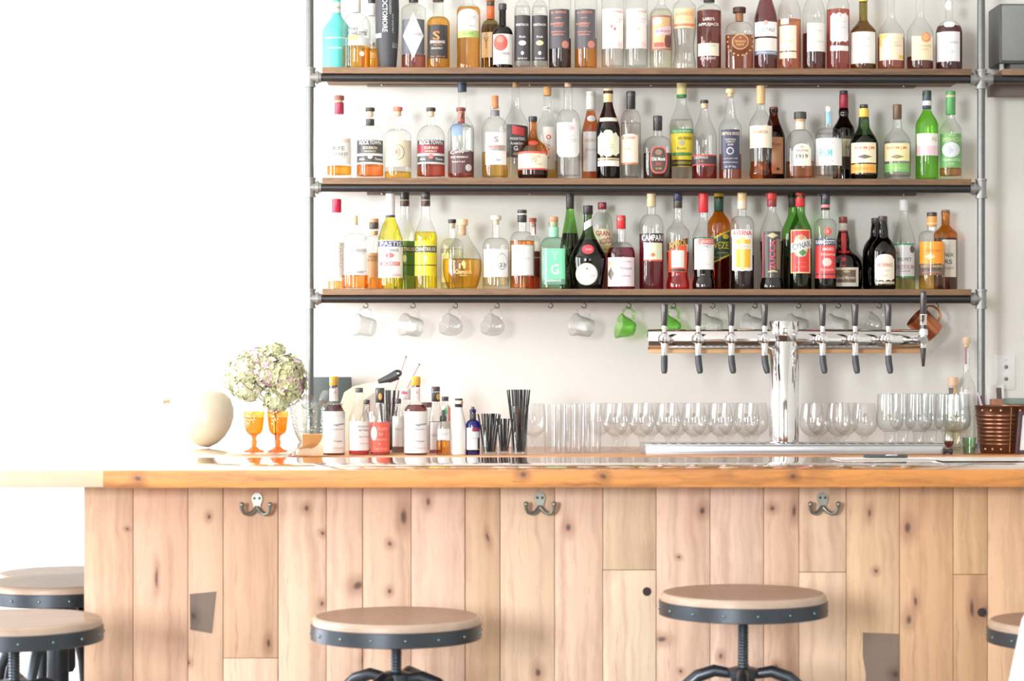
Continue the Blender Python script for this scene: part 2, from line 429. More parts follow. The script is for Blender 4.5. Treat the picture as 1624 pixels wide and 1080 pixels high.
struct(G().box(XR, XR + .1, YF, Y_WALL, 0, ZC).build('wall_right', paint((205, 203, 196), 0.8, 0, 0.03, 3), smooth=False), 'grey-white side wall')
fr = paint((60, 58, 56), 0.4)
g = G()
for y in (5.2, 6.03, 6.86): g.box(XL - .08, XL - .02, y, y + .04, .3, 2.7)
for z in (.3, 1.6, 2.66): g.box(XL - .08, XL - .02, 5.2, 6.9, z, z + .04)
struct(g.build('window_1', fr, smooth=False), 'dark framed side window near the shelves')
g = G()
for y in (3.7, 4.56): g.box(XL - .08, XL - .02, y, y + .04, .6, 2.6)
for z in (.6, 2.56): g.box(XL - .08, XL - .02, 3.7, 4.6, z, z + .04)
struct(g.build('window_4', fr, smooth=False), 'dark framed narrow side window')
for k, (a, b) in enumerate(WIN):
    g = G()
    c, d = WZ[k]
    for x in (a, b - .05): g.box(x, x + .05, YF - .08, YF - .02, c, d)
    for z in (c, d - .05): g.box(a, b, YF - .08, YF - .02, z, z + .05)
    struct(g.build('window_%d' % (k + 2), fr, smooth=False), 'dark framed street window')

# ------------------------------------------------------------------ bar front: separate boards
KNOTS = [(487, 804, 5, 1.2), (645, 817, 8, 2), (679, 793, 5, 1.6), (618, 862, 4, 1.4), (564, 928, 9, .9), (616, 935, 4, 1.3), (513, 845, 4, 1.2), (508, 958, 4, 1.5),
         (904, 837, 6, 1.5), (1119, 808, 6, 1.2), (1077, 886, 3, 1.2), (1145, 1042, 4, 1.6), (1050, 1012, 9, .8), (853, 1067, 6, 1.6), (1225, 804, 6, 1), (1263, 808, 5, 2.4),
         (1441, 837, 8, 1.6), (1387, 906, 3.5, 1), (1453, 952, 4, 2.2), (1441, 978, 6, 1.6), (1557, 971, 9, 1.4), (1541, 962, 4, 5), (248, 917, 3, 6), (205, 837, 3, 1), (333, 817, 4, 1.3),
         (301, 1053, 4, 1.4), (1380, 812, 3, 3), (424, 1020, 4, 2), (775, 850, 3, 4), (1080, 1066, 3, 1.3), (1232, 1060, 4, 2), (575, 1040, 4, 4)]
EDGES = [133, 211, 298, 354, 441, 517.5, 575, 652, 737.5, 793, 879.5, 956, 1040.5, 1126, 1211, 1267, 1342, 1426.5, 1511.5, 1566, 1650, 1735]
SPLIT = {3: 1042, 11: 904, 15: 908, 18: 912}
TINT = [(226, 194, 166), (226, 190, 164), (222, 192, 164), (220, 186, 156), (234, 206, 180), (232, 202, 178), (230, 200, 174), (236, 206, 184), (218, 188, 156), (232, 206, 178),
        (236, 208, 184), (226, 204, 174), (236, 208, 186), (238, 212, 192), (230, 198, 172), (236, 208, 180), (232, 202, 166), (226, 188, 150), (228, 194, 152), (232, 196, 160), (230, 196, 160)]
bar = empty('tavern_bar', (PX(880, Y_PLANK), Y_PLANK, 0)); tag(bar, 'bar front clad in pale vertical reclaimed wood boards', 'bar counter')
bx = bar.location.x
ZT = Z_BARU - .001
def plank(a, b, z0, z1, tint, seed, deeper=0.0):
    xa, xb = PX(a, Y_PLANK) + .0006, PX(b, Y_PLANK) - .0006; xc = (xa + xb) / 2
    ks = []
    for (kx, ky, kr, kst) in KNOTS:
        if a <= kx <= b:
            X, Z, m = P(kx, ky, Y_PLANK)
            if z0 < Z < z1: ks.append((X - xc, Z, kr * m, kst))
    dark = (158, 112, 88); tint = tuple(v - 6 for v in (tint[0] + 3, tint[1] - 1, tint[2] - 1))
    m = wood(tint, dark, 'z', ks, 0.6, scale=1.1 + .5 * random.random(), contrast=1.35, seed=seed)
    o = G().box(-(xb - xa) / 2, (xb - xa) / 2, -.002 * random.random() - deeper, .018, z0 + .0005, z1 - .0005, .0012).build('plank', m, bar, loc=(xc - bx, 0, 0))
    return o
PL = {}
for i in range(len(EDGES) - 1):
    a, b = EDGES[i], EDGES[i + 1]; t = TINT[i]
    if i in SPLIT:
        zs = PZ(SPLIT[i], Y_PLANK)
        PL[i] = plank(a, b, zs, ZT, t, i + .5)
        t2 = {3: (238, 210, 184), 11: (240, 220, 194), 15: (238, 212, 184), 18: (212, 176, 138)}[i]
        PL['L%d' % i] = plank(a, b, 0.0, zs, t2, i + 20.5)
    else: PL[i] = plank(a, b, 0.0, ZT, t, i + .2)
# open knot holes
for hx, hy, hr, brd in ((1026, 938, 7, 'L11'), (1557, 971, 7, 'L18')):
    X, Z, m = P(hx, hy, Y_PLANK); ob = PL[brd]
    G().lathe([(-.0030, hr * m * .8), (-.0026, hr * m), (.002, hr * m)], 18, o=(X - bx - ob.location.x, 0, Z), axis='y').build('knot_hole', paint((58, 46, 46), .8), ob)
# weathered grey inlays in two boards
def inlay(poly, board, col, hole):
    ob = PL[board]; xo = bx + ob.location.x
    pts = [(P(x, y, Y_PLANK)[0] - xo, P(x, y, Y_PLANK)[1]) for x, y in poly]
    X, Z, m = P(hole[0], hole[1], Y_PLANK)
    G().prism(pts, -.0032, .004).build('grey_inlay', wood(col, (92, 80, 74), 'z', [(X - xo, Z, hole[2] * m, 1.1)], .75, seed=board, contrast=1.2), ob, smooth=False)
inlay([(301, 942), (343, 938), (336, 1004), (302, 998)], 2, (128, 112, 102), (307, 972, 6))
inlay([(1368, 1003), (1425, 1005), (1425, 1240), (1369, 1240), (1373, 1070), (1368, 1040)], 16, (140, 122, 110), (1419, 1071, 7))
G().box(PX(133, Y_PLANK) - bx + .002, PX(1735, Y_PLANK) - bx, .018, .04, .0, ZT).build('backing_board', paint((92, 68, 52), .8), bar, smooth=False)
# far side of the bar body: carcass behind the boards (knee space left open at the wing)
xk = PX(200, Y_PLANK)
G().box(xk - bx, PX(1735, Y_PLANK) - bx, .04, .08, .0, ZT).build('carcass', paint((140, 112, 88), .8), bar, smooth=False)

# ------------------------------------------------------------------ bar tops
honey = wood((214, 150, 90), (132, 80, 50), 'x', [(x, -.02 + .01 * sin(9 * x), .008, .9) for x in (-1.12, -.72, .12, .30, .72)], .05, 1.0, scale=2.2, contrast=1.7, seed=2, bump=0)
x163 = PX(163, Y_BAR)
top = G().box(x163, PX(1760, Y_BAR), Y_BAR, Y_TOPBACK, -(Z_BAR - Z_BARU), 0, .0015).build('polished_counter', honey, loc=(0, 0, Z_BAR))
top.data.materials.append(wood((218, 148, 80), (112, 68, 48), 'x', [(x, -.02 + .01 * sin(9 * x), .009, .8) for x in (-1.12, -.72, .12, .30, .72)], .5, 0, scale=1.6, contrast=2.2, seed=2))
for pl in top.data.polygons:
    if pl.normal.y < -.6: pl.material_index = 1
tag(top, 'long honey-coloured polished wooden bar top with knots along its edge', 'counter')
lit_palewood = wood((236, 214, 188), (200, 158, 120), 'x', [], .12, 1.0, contrast=.6, seed=5, bump=0)  # paler than the counter: window light washing the wing is in the colour
w = empty('bar_wing', (x163, Y_BAR + .025, Z_BAR)); tag(w, 'wooden side wing of the bar at the left, coloured pale for window light', 'counter')
yw = Y_BAR + .025; th = Z_BAR - Z_BARU; XW = PX(462, 5.73) + .004
G().box(-1.79 - x163, -.0015, 0, Y_TOPBACK - yw, -th, -.0005, .003).build('front_slab', lit_palewood, w)
G().box(-1.79 - x163, XW - x163, Y_TOPBACK - yw + .001, 6.385 - yw, -th, -.0005, .003).build('rear_slab', lit_palewood, w)
for lx, ly in ((-1.7, 5.0), (-1.7, 6.3), (-.72, 6.3)): G().box(lx - .03 - x163, lx + .03 - x163, ly - .03 - yw, ly + .03 - yw, -Z_BAR, -th, .002).build('leg', paint((225, 205, 180), .6), w)

# ------------------------------------------------------------------ back bar
bb = empty('back_bar', (PX(1000, Y_BB), Y_BB, 0)); tag(bb, 'wooden back bar against the wall carrying taps, glasses and bitters', 'back bar')
ox = bb.location.x
G().box(PX(380, Y_BB) - ox, 2.6 - ox, 0, Y_WALL - Y_BB - .002, Z_BB - .03, Z_BB, .0015).build('worktop', wood((214, 150, 96), (120, 66, 48), 'x', [], .3, .3, contrast=1.5, seed=9, scale=2.0), bb)
for k in range(4):
    xa = PX(380, Y_BB) + .02 + k * .86
    d = G().box(xa - ox, xa + .84 - ox, .03, .62, .08, Z_BB - .032, .002).build('cabinet', paint((190, 180, 168), .6), bb)
    G().tube([(xa + .36 - ox, .025, .8), (xa + .36 - ox, .0, .8), (xa + .48 - ox, .0, .8), (xa + .48 - ox, .025, .8)], .005, 8).build('handle', chrome(), d)

# ------------------------------------------------------------------ pipe shelving
iron = paint((62, 62, 64), .32, .5, .12, 60)
galv = paint((118, 120, 120), .36, .7, .14, 70); fitm = paint((150, 151, 149), .45, .6, .12, 60)
pf = empty('pipe_frame', (PX(491, Y_PIPE), Y_PIPE, Z_BB)); tag(pf, 'grey iron pipe frame carrying the three bottle shelves', 'shelf frame')
fx = pf.location.x; fz = Z_BB
XU = [(PX(491.5, Y_PIPE)), (PX(1556, Y_PIPE))]
PZc = [PZ(y, Y_PIPE) for y in (124.3, 298.3, 474)]           # heights of the cross pipes
rp, rh = .0122, .0138
for xu in XU:
    G().lathe([(0, .032), (.006, .032), (.007, .018), (.02, .018), (.0205, rp)], 20, o=(xu - fx, 0, 0)).build('floor_flange', galv, pf)
    G().tube([(xu - fx, 0, .01), (xu - fx, 0, 2.2 - .0)], rp, 18).build('upright_pipe', galv, pf)
for i, zc in enumerate(PZc):
    zz = zc - fz
    G().tube([(XU[0] - fx + .035, 0, zz), (XU[1] - fx - .035, 0, zz)], rh, 18).build('cross_pipe', iron, pf)
    for k, xu in enumerate(XU):
        sgn = 1 if k == 0 else -1
        g = G(); o = (xu - fx, 0, zz)
        g.lathe([(-.031, .0185), (-.024, .0185), (-.0235, .0165), (.0235, .0165), (.024, .0185), (.031, .0185)], 18, o=o)
        arms = (1,) if k == 0 else ((-1, 1) if i == 0 else (-1,))
        for s_ in arms:
            g.lathe([(0, .0165), (s_ * .018, .0165), (s_ * .0185, .021), (s_ * .028, .021), (s_ * .0285, .0165), (s_ * .036, .0165)][::(1 if s_ > 0 else -1)], 18, o=o, axis='x')
        g.build('pipe_cross' if (k == 1 and i == 0) else 'pipe_tee', fitm, pf)
G().tube([(XU[1] - fx + .03, 0, PZc[0] - fz), (2.5 - fx, 0, PZc[0] - fz)], rh, 18).build('cross_pipe', iron, pf)
SHW = [('dark brown wooden plank of the topmost bottle shelf', 0), ('dark brown wooden plank of the middle bottle shelf', 1), ('dark brown wooden plank of the lowest bottle shelf with cup hooks below', 2)]
XS0, XS1 = PX(511, 6.78), PX(1541, 6.78)
CUPX = [(580, 486), (655, 486), (722, 486), (788, 486), (873, 482), (926, 486), (997, 486), (1068, 486), (1130, 486), (1197, 486), (1266, 486), (1329, 486), (1394, 486), (1484, 486)]
Y_BAT = 6.965
shelf_objs = []
for desc, i in SHW:
    zt = SHELF_Z[i]; th = .0195
    r = empty('shelf_plank', (XS0, 6.78, zt - th)); tag(r, desc, 'shelf', 'bottle shelves')
    G().box(0, XS1 - XS0, 0, .30, 0, th, .0015).build('board', wood((138, 108, 82), (76, 60, 52), 'x', [], .7, contrast=1.7, seed=i * 3.3 + 1, scale=2.2), r)
    yb_ = Y_BAT if i == 2 else 7.055
    zb = PZc[i] - rh + .007 - (zt - th) if i == 2 else PZ((137.5, 309.5)[i], yb_) - (zt - th)
    x0, x1 = PX(582, yb_), PX(1452, yb_)
    bt = G().box(x0 - XS0, x1 - XS0, yb_ - 6.78 - .012, yb_ - 6.78 + .03, zb, -.0005, .001).build('batten', paint((118, 106, 98), .6, 0, .15, 30), r)
    for sx in ((606, 840, 1032, 1215, 1297, 1432) if i < 2 else ()):
        xx = PX(sx, yb_) - XS0
        G().sphere((xx, yb_ - 6.78 - .012, zb + .003), .0035, 8, 5).build('screw', chrome(), bt)
    if i == 2:
        for (hx, hy) in CUPX:
            xx = PX(hx, Y_BAT) - XS0; yy = Y_BAT - 6.78 - .006
            g = G(); R_ = .0075
            pts = [(xx, yy, zb + .004), (xx, yy, zb - .003)]
            pts += [(xx + R_ * sin(a), yy, zb - .003 - R_ + R_ * cos(a)) for a in [pi * q / 8 for q in range(0, 13)]]
            g.tube(pts, .0014, 6)
            g.build('cup_hook', paint((60, 58, 58), .35, .7), bt)
    shelf_objs.append(r)
# second bay on the right with its shelf
r = empty('shelf_plank', (PX(1591, 6.78), 6.78, SHELF_Z[0] - .0195)); tag(r, 'shelf plank of the neighbouring bay carrying the grey speaker', 'shelf', 'bottle shelves')
G().box(0, 2.5 - PX(1591, 6.78), 0, .28, 0, .0195, .0015).build('board', wood((138, 108, 82), (76, 60, 52), 'x', [], .7, contrast=1.7, seed=12, scale=2.2), r)
G().box(.0, 1.2, .17, .21, -.045, -.0005, .001).build('batten', paint((112, 100, 94), .6, 0, .15, 30), r)
# ------------------------------------------------------------------ the bottles (pixel measures on their own plane)
FR, BK = 6.865, 6.985
CK = (224, 170, 120); CK2 = (236, 205, 170); BLK = (48, 46, 48); WHT = (246, 245, 242); CRM = (244, 234, 206)
GR = ['bottles on the topmost shelf', 'bottles on the middle shelf', 'bottles on the lowest shelf']
def b(shelf, row, cx, w, desc, **k):
    return Bottle(cx, w, row if isinstance(row, float) else FR if row == 'f' else BK, SHELF_Z[shelf] + .0003, desc, GR[shelf], **k)
def tcork(y0, y1, w, col, y2, wc, cork=CK2): return [(y0, y1, w, col, 'stopper'), (y1, y2, wc, cork, 'cork')]
V = 'rect'
# ---- topmost shelf -------------------------------------------------------------------------------------------------
b(0, 'b', 534, 46, 'opaque turquoise bottle at the left end of the topmost shelf', ytop=-42, ysh=52, ynk=20, wn=13, sty='s', opaque=paint((96, 206, 196), .45), caps=[(-42, -20, 15, (70, 180, 172))],
  labels=[(528, 541, 4, 21, (226, 228, 214), V, [('BRUICH', 534.5, 13, 3, (110, 130, 120), 11)], 0, 'neck_label'), (515, 552, 62, 64, (190, 236, 228), V), (522, 548, 78, 80, (190, 236, 228), V)])
b(0, 'f', 565, 45, 'clear bottle with half-left amber whisky and a grey printed label, beside the turquoise bottle', ytop=-40, ysh=44, ynk=22, wn=14, liq=((214, 152, 52), 75), caps=[(-40, -14, 15, (215, 215, 212)), (-14, 20, 15, (228, 226, 220), 'neck_label')],
  labels=[(553, 585, 62, 75, (226, 226, 226), V), (552, 567, 59, 67, (245, 190, 130), V, [], 1), (553, 583, 48, 59, (232, 234, 234), V, [('PORT', 561, 50, 5, (70, 72, 74), 14), ('CHARLOTTE', 567, 56, 6, (70, 72, 74), 28)]), (570, 578, 84, 92, (235, 232, 224), 'ellipse', [], 1)])
b(0, 'b', 590, 34, 'slim clear bottle with amber whisky half hidden behind the dark tall tin', ytop=-30, ysh=40, ynk=26, wn=12, liq=((206, 140, 50), 78), caps=[(-30, 5, 13, (70, 62, 60)), (6, 25, 13, (238, 234, 224), 'neck_label')],
  labels=[(582, 598, 68, 79, (240, 238, 230), V, [('L E', 590, 73, 5, (60, 60, 60), 8)]), (586, 596, 86, 95, (246, 220, 170), 'ellipse')])
t_ = b(0, 'f', 614, 37, 'tall charcoal whisky tin with large white lettering running down it', ytop=-34, prof=[(107, 30), (98, 31), (60, 36), (20, 38), (-20, 36), (-34, 34)], opaque=paint((74, 76, 82), .5, .2), name='whisky_tin', cat='tin',
  labels=[(596, 605, 55, 62, (240, 240, 240), V)])
t_.text(t_.root, 0, 'OCTOMORE', 610.5, 27, 8, (240, 240, 240), 53, 90)
t_.text(t_.root, 0, 'BRUICHLADDICH', 619, 10, 3.5, (205, 205, 205), 30, 90)
t_.text(t_.root, 0, 'ISLAY SINGLE MALT', 623, 40, 2.5, (190, 190, 190), 30, 90)
t_.text(t_.root, 0, '5 YEARS', 626, 74, 8, (200, 200, 200), 8, 90)
b(0, 'f', 656, 39, 'clear bottle with a white diamond label on a dark back label', ytop=-18, ysh=17, ynk=8, wn=15, liq=((168, 96, 84), 88), caps=[(-18, 4, 15, BLK)],
  labels=[(638, 673, 33, 88, (104, 108, 116), V), (639, 672, 23, 95, (248, 248, 248), 'diamond', [('DIRTY WOOD', 656, 57, 4, (150, 150, 150), 24), ('A', 655, 36, 5, (220, 140, 140))], 1)])
b(0, 'f', 695, 37, 'amber whisky bottle with a black label and a big orange letter', ytop=-22, ysh=40, ynk=27, wn=17, g='pale', liq=((208, 146, 46), 28), caps=[(-22, 3, 18, (70, 52, 50))],
  labels=[(679, 710, 42, 95, (58, 56, 58), V, [('S', 692, 59, 14, (226, 150, 84), 11), ('SPRINGBANK', 694, 69, 5, (238, 232, 224), 24), ('AGED YEARS', 694, 74, 2.5, (220, 140, 90), 14), ('SINGLE MALT', 693, 79, 3, (225, 220, 210), 18), ('70cl  46% vol', 694, 92, 2.2, (220, 150, 90), 24)])])
b(0, 'f', 743, 38, 'golden whisky bottle with a round-topped white label and a green band', ytop=-30, ysh=18, ynk=8, wn=16, sty='f', wbase=38, liq=((240, 168, 62), 12), caps=[(-30, -6, 17, (90, 120, 70))],
  labels=[(726, 759, 17, 51, (248, 247, 244), 'arch', [('BOWMORE', 744, 30, 4, (200, 200, 196), 20), ('ISLAY MALT', 744, 44, 3, (170, 180, 140), 20)], 0, None, None, 9), (726, 759, 51, 62, (176, 206, 122), V, [('SMALL BATCH', 742, 56, 2.5, (120, 160, 70), 18)])])
b(0, 'b', 778, 30, 'dark green wine-shaped bottle with an orange neck foil', ytop=-12, ysh=50, ynk=32, wn=12, g='olive', liq=((150, 110, 50), 40), caps=[(-12, 2, 14, (235, 120, 70)), (2, 10, 13, (90, 80, 60), 'foil_band'), (10, 31, 13, (236, 124, 72), 'neck_foil')],
  labels=[(764, 792, 53, 93, (248, 226, 186), V, [('Y', 771, 70, 18, (196, 160, 100), 8)])])
b(0, 'f', 797, 33, 'black bottle with a white label showing a red pomegranate', ytop=6, ysh=56, ynk=42, wn=11, g='black', yglass=8, caps=[(6, 16, 13, (66, 64, 68))], liq=((40, 34, 36), 50),
  labels=[(782, 813, 56, 104, WHT, V, [('PAMA', 798, 87, 5, (170, 170, 172), 22)]), (783, 805, 57, 83, (214, 96, 86), 'ellipse', [], 1), (788, 799, 60, 70, (236, 140, 122), 'ellipse', [], 2)])
for cx_, fruit, dd in ((828.5, (240, 236, 226), 'slim clear bottle with a tall black label, next to the pomegranate bottle'), (856, (244, 214, 170), 'slim clear bottle with a tall black label showing a cut apricot')):
    b(0, 'f', cx_, 26, dd, ytop=-44, ysh=22, ynk=2, wn=10, caps=[(-44, -28, 11, (120, 110, 104))], liq=((236, 238, 234), 10), base=8,
      labels=[(cx_ - 12.6, cx_ + 12.6, 26, 98, (72, 68, 72), V, [('REISETBAUER', cx_, 41, 3.6, (235, 235, 235), 20), ('fruit', cx_, 60, 4, (225, 225, 225), 10), ('brand', cx_, 94, 3, (225, 225, 225), 14)]), (cx_ - 6, cx_ + 6, 66, 74, fruit, 'ellipse', [], 1), (cx_ - 2.5, cx_ + 2.5, 83, 89, (230, 230, 232), 'ellipse', [], 1)])
CO = (236, 150, 124)
for cx_, lc, lq, bl, dd in ((888, (86, 84, 90), (70, 46, 44), 79, 'wide clear bottle with a charcoal label over nearly black spirit'), (929, (92, 90, 96), (228, 148, 54), 79, 'wide clear bottle with a charcoal label over bright amber spirit')):
    b(0, 'f', cx_, 36, dd, ytop=-52, ysh=-6, ynk=-18, wn=17, caps=[(-52, -30, 18, (70, 64, 64))], liq=(lq, 62), base=6,
      labels=[(cx_ - 17, cx_ + 15, 17, 79, lc, V, [('St. GEORGE', cx_ - 2, 22, 3.6, CO, 24), ('spirit', cx_ - 3, 31, 3, CO, 10), ('RASPBERRY', cx_ - 4, 40, 3.6, CO, 22), ('brandy', cx_ - 2, 44, 3, CO, 14), ('distilled by hand', cx_ - 3, 53, 3, CO, 22), ('California', cx_ - 3, 57, 3, CO, 18)]), (cx_ + 3, cx_ + 14, 67, 79, (214, 140, 124), 'ellipse', [], 1)])
for cx_, dot, dd in ((972, (196, 120, 136), 'wide clear bottle with a plain white label and tiny raspberry print'), (1009.5, (246, 206, 160), 'wide clear bottle with a plain white label and tiny pear print')):
    b(0, 'f', cx_, 36, dd, ytop=-52, ysh=-6, ynk=-18, wn=17, caps=[(-52, -30, 18, (190, 184, 178))], liq=((238, 240, 237), 40), base=8,
      labels=[(cx_ - 17, cx_ + 16, 16, 79, (250, 248, 244), V, [('St. GEORGE', cx_ + 6, 21, 3, (226, 150, 150), 20), ('raspberry brandy', cx_ + 4, 33, 2.5, (200, 200, 200), 22), ('eau de vie', cx_ + 6, 37, 2.5, (200, 200, 200), 12)]), (cx_ - 4, cx_, 42, 47, dot, 'ellipse', [], 1), (cx_ + 1, cx_ + 5, 46, 51, dot, 'ellipse', [], 1), (cx_ + 7, cx_ + 15, 68, 78, (246, 226, 222), 'ellipse', [], 1)])
b(0, 'f', 1048.5, 36, 'clear bottle with a maroon and tan picture label', ytop=-40, ysh=24, ynk=5, wn=12, sty='s', liq=((226, 226, 204), 15), caps=[(-40, -24, 13, (90, 60, 50))],
  labels=[(1032, 1065, 27, 82, (170, 118, 112), V, [('MEZCAL', 1048, 74, 5, (210, 90, 100), 16)]), (1035, 1062, 30, 79, (222, 186, 136), V, [], 1), (1035, 1049, 30, 43, (246, 240, 238), 'ellipse', [], 2), (1038, 1064, 46, 58, (232, 196, 208), 'slant', [('DEL MAGUEY', 1051, 52, 4, (196, 130, 150), 24)], 2, None, None, 3), (1054, 1064, 58, 78, (120, 72, 74), 'oval', [], 2), (1037, 1052, 70, 77, (206, 96, 100), V, [], 2)])
b(0, 'f', 1085.5, 37, 'clear pisco bottle with a peach label and pinched waist', ytop=-36, prof=[(107, 36), (101, 37), (94, 34), (75, 31), (58, 34), (48, 36), (18, 37), (8, 34), (2, 22), (-6, 13), (-28, 12)], liq=((238, 240, 238), 30), caps=[(-36, -12, 14, (190, 120, 80))],
  labels=[(1069, 1102, 16, 47, (252, 216, 166), V, [('BARSOL', 1086, 24.5, 6, (240, 150, 110), 28), ('PISCO', 1085, 33, 3, (236, 190, 150), 12)]), (1069, 1102, 40, 44, (238, 130, 110), V, [], 1)])
lj = b(0, 'f', 1124.5, 39, 'reddish-brown bottle with white arched lettering and a cream lower label', ytop=-16, ysh=20, ynk=8, wn=17, liq=((126, 62, 58), 18), caps=[(-16, 4, 18, BLK)],
  labels=[(1107, 1140, 71, 91, (240, 236, 210), V, [('BLENDED', 1130, 75, 2.5, (170, 190, 160), 10)])])
# (lettering printed straight on the glass goes through Bottle.text)
lj.text(lj.root, 0, "LAIRD'S", 1124, 33, 5, (244, 240, 236), 18); lj.text(lj.root, 0, 'APPLEJACK', 1124, 42, 6, (244, 240, 236), 33); lj.text(lj.root, 0, 'STRAIGHT', 1123, 95, 4, (236, 226, 220), 25)
q = b(0, 'f', 1172.5, 44.5, 'squat flask of brown spirit with a round gold emblem and dark wooden stopper', ytop=12, ysh=50, ynk=35, wn=14, p=3.5, depth=.7, yglass=24, liq=((158, 92, 66), 57), caps=[(12, 21, 21, (70, 40, 38), 'stopper'), (21, 34, 12, (176, 120, 80), 'cork')],
  labels=[(1161, 1187, 56, 81, (222, 164, 84), 'ellipse'), (1162.5, 1185.5, 57.5, 79.5, (132, 76, 54), 'ellipse', [('TEPANGO', 1174, 68, 4, (226, 172, 90), 18), ('reserva', 1174, 73, 3, (226, 172, 90), 12), ('+', 1174, 62, 4, (226, 172, 90))], 1)])
for a in range(-20, 201, 20):
    ax, ay = 1174 + 20 * cos(radians(a)), 68 + 22 * sin(radians(a)); q.label(ax - 1.8, ax + 1.8, ay - 1.8, ay + 1.8, (222, 164, 84), 'diamond', (), 1)
b(0, 'f', 1214.5, 38, 'dark sherry bottle with sloping shoulders, white label and blue strip', ytop=-42, ysh=38, ynk=-22, wn=13, sty='s', g='clear', liq=((112, 58, 62), -5), caps=[(-42, -22, 14, (60, 40, 40))],
  labels=[(1197, 1232, 37, 60, (250, 250, 250), V, [('LUSTAU', 1215, 50, 5.5, (150, 152, 160), 26)]), (1211, 1218, 35, 42, (236, 170, 160), 'ellipse', [], 1), (1197, 1232, 63, 83, (247, 240, 234), V), (1197, 1232, 83, 89, (120, 140, 168), V, [('EAST INDIA SOLERA', 1215, 86, 2.5, (240, 240, 240), 30)])])
b(0, 'f', 1252, 37, 'sloping-shouldered bottle of rosy amber spirit with a cream label and lower strip', ytop=-46, ysh=26, ynk=-24, wn=12, sty='s', liq=((206, 130, 96), 32), caps=[(-46, -28, 13, (120, 80, 60))],
  labels=[(1236, 1263, 43, 83, (250, 238, 214), V, [('COGNAC', 1248, 68, 5, (226, 206, 176), 20)]), (1236, 1263, 85, 95, (246, 228, 206), V), (1238, 1251, 32, 41, (246, 224, 204), V)])
b(0, 'f', 1291, 37, 'sloping-shouldered bottle with a plain off-white label over dark mahogany spirit', ytop=-46, ysh=26, ynk=-24, wn=12, sty='s', liq=((104, 52, 56), 54), caps=[(-46, -28, 13, (100, 70, 60))],
  labels=[(1280, 1309, 39, 84, (246, 244, 238), V, [('Calvados', 1295, 51, 3, (214, 206, 196), 18), ('domaine', 1295, 68, 3, (220, 210, 200), 22)])])
b(0, 'f', 1329, 37, 'full bottle of reddish-brown spirit with an ornate white label and small strip', ytop=-48, ysh=18, ynk=-6, wn=13, liq=((176, 88, 76), 16), caps=[(-48, -28, 14, (90, 60, 56))],
  labels=[(1317, 1345, 22, 70, (248, 249, 250), 'ornate', [('E', 1333, 27, 3, (120, 120, 140)), ('Maison', 1332, 37, 3, (210, 212, 218), 18), ('Grande', 1332, 46, 3, (210, 212, 218), 18)], 0, None, None, 4), (1317, 1345, 75, 83, (244, 242, 240), V)])
b(0, 'f', 1369, 41, 'olive-glass bottle with a yellow cap and a large plain white label', ytop=-16, ysh=53, ynk=30, wn=13, sty='s', g='olive', liq=((196, 150, 70), 34), caps=[(-16, 3, 15, (240, 214, 110))],
  labels=[(1350, 1388, 53, 103, (248, 248, 246), V, [('Domaine de', 1368, 64, 3, (210, 210, 210), 22), ('Bas-Armagnac', 1368, 76, 3, (216, 216, 216), 24), ('1990', 1368, 90, 4, (222, 222, 222), 14)])])
b(0, 'f', 1413, 43, 'round clear long-necked bottle with a cream label edged by yellow flourishes', ytop=-34, ysh=56, ynk=26, wn=12, sty='s', liq=((190, 112, 84), 60), caps=[(-34, -20, 13, (214, 180, 140))], base=6,
  labels=[(1395, 1432, 56, 98, (252, 240, 210), V, [('Grappa', 1416, 70, 4, (226, 214, 186), 20), ('riserva', 1424, 75, 3, (200, 190, 170), 12)]), (1395, 1407, 57, 64, (248, 208, 110), 'oval', [], 1), (1395, 1399, 64, 76, (248, 208, 110), 'oval', [], 1), (1425, 1432, 90, 96, (248, 208, 110), 'oval', [], 1)])
b(0, 'f', 1459, 42, 'round clear long-necked bottle with a cream label and an orange wax seal', ytop=-34, ysh=54, ynk=24, wn=13, sty='s', liq=((120, 66, 60), 91), caps=[(-34, -20, 14, (214, 180, 140))], base=5,
  labels=[(1446, 1479, 60, 98, (252, 236, 198), V, [('Prunelle', 1466, 75, 4, (214, 196, 160), 22), ('vieille', 1465, 81, 3, (220, 200, 160), 14)]), (1461, 1476, 54, 70, (240, 160, 104), 'ellipse', [], 1), (1463.5, 1473.5, 57, 67, (250, 190, 140), 'ellipse', [], 2)])
b(0, 'f', 1505, 42, 'dark maroon bottle with white wax seals, right end of the topmost shelf', ytop=-26, ysh=54, ynk=34, wn=12, liq=((96, 46, 52), 42), caps=[(-26, -8, 13, (236, 234, 230))],
  labels=[(1486, 1522, 53, 100, (246, 247, 250), V, [('Vieille Reserve', 1512, 70, 3, (160, 164, 180), 14), ('XO', 1506, 85, 6, (190, 194, 206), 12)]), (1499, 1511, 2, 17, (250, 250, 250), 'ellipse', [], 0, 'wax_seal'), (1497, 1514, 36, 46, (250, 250, 250), 'oval', [], 0, 'wax_seal')])
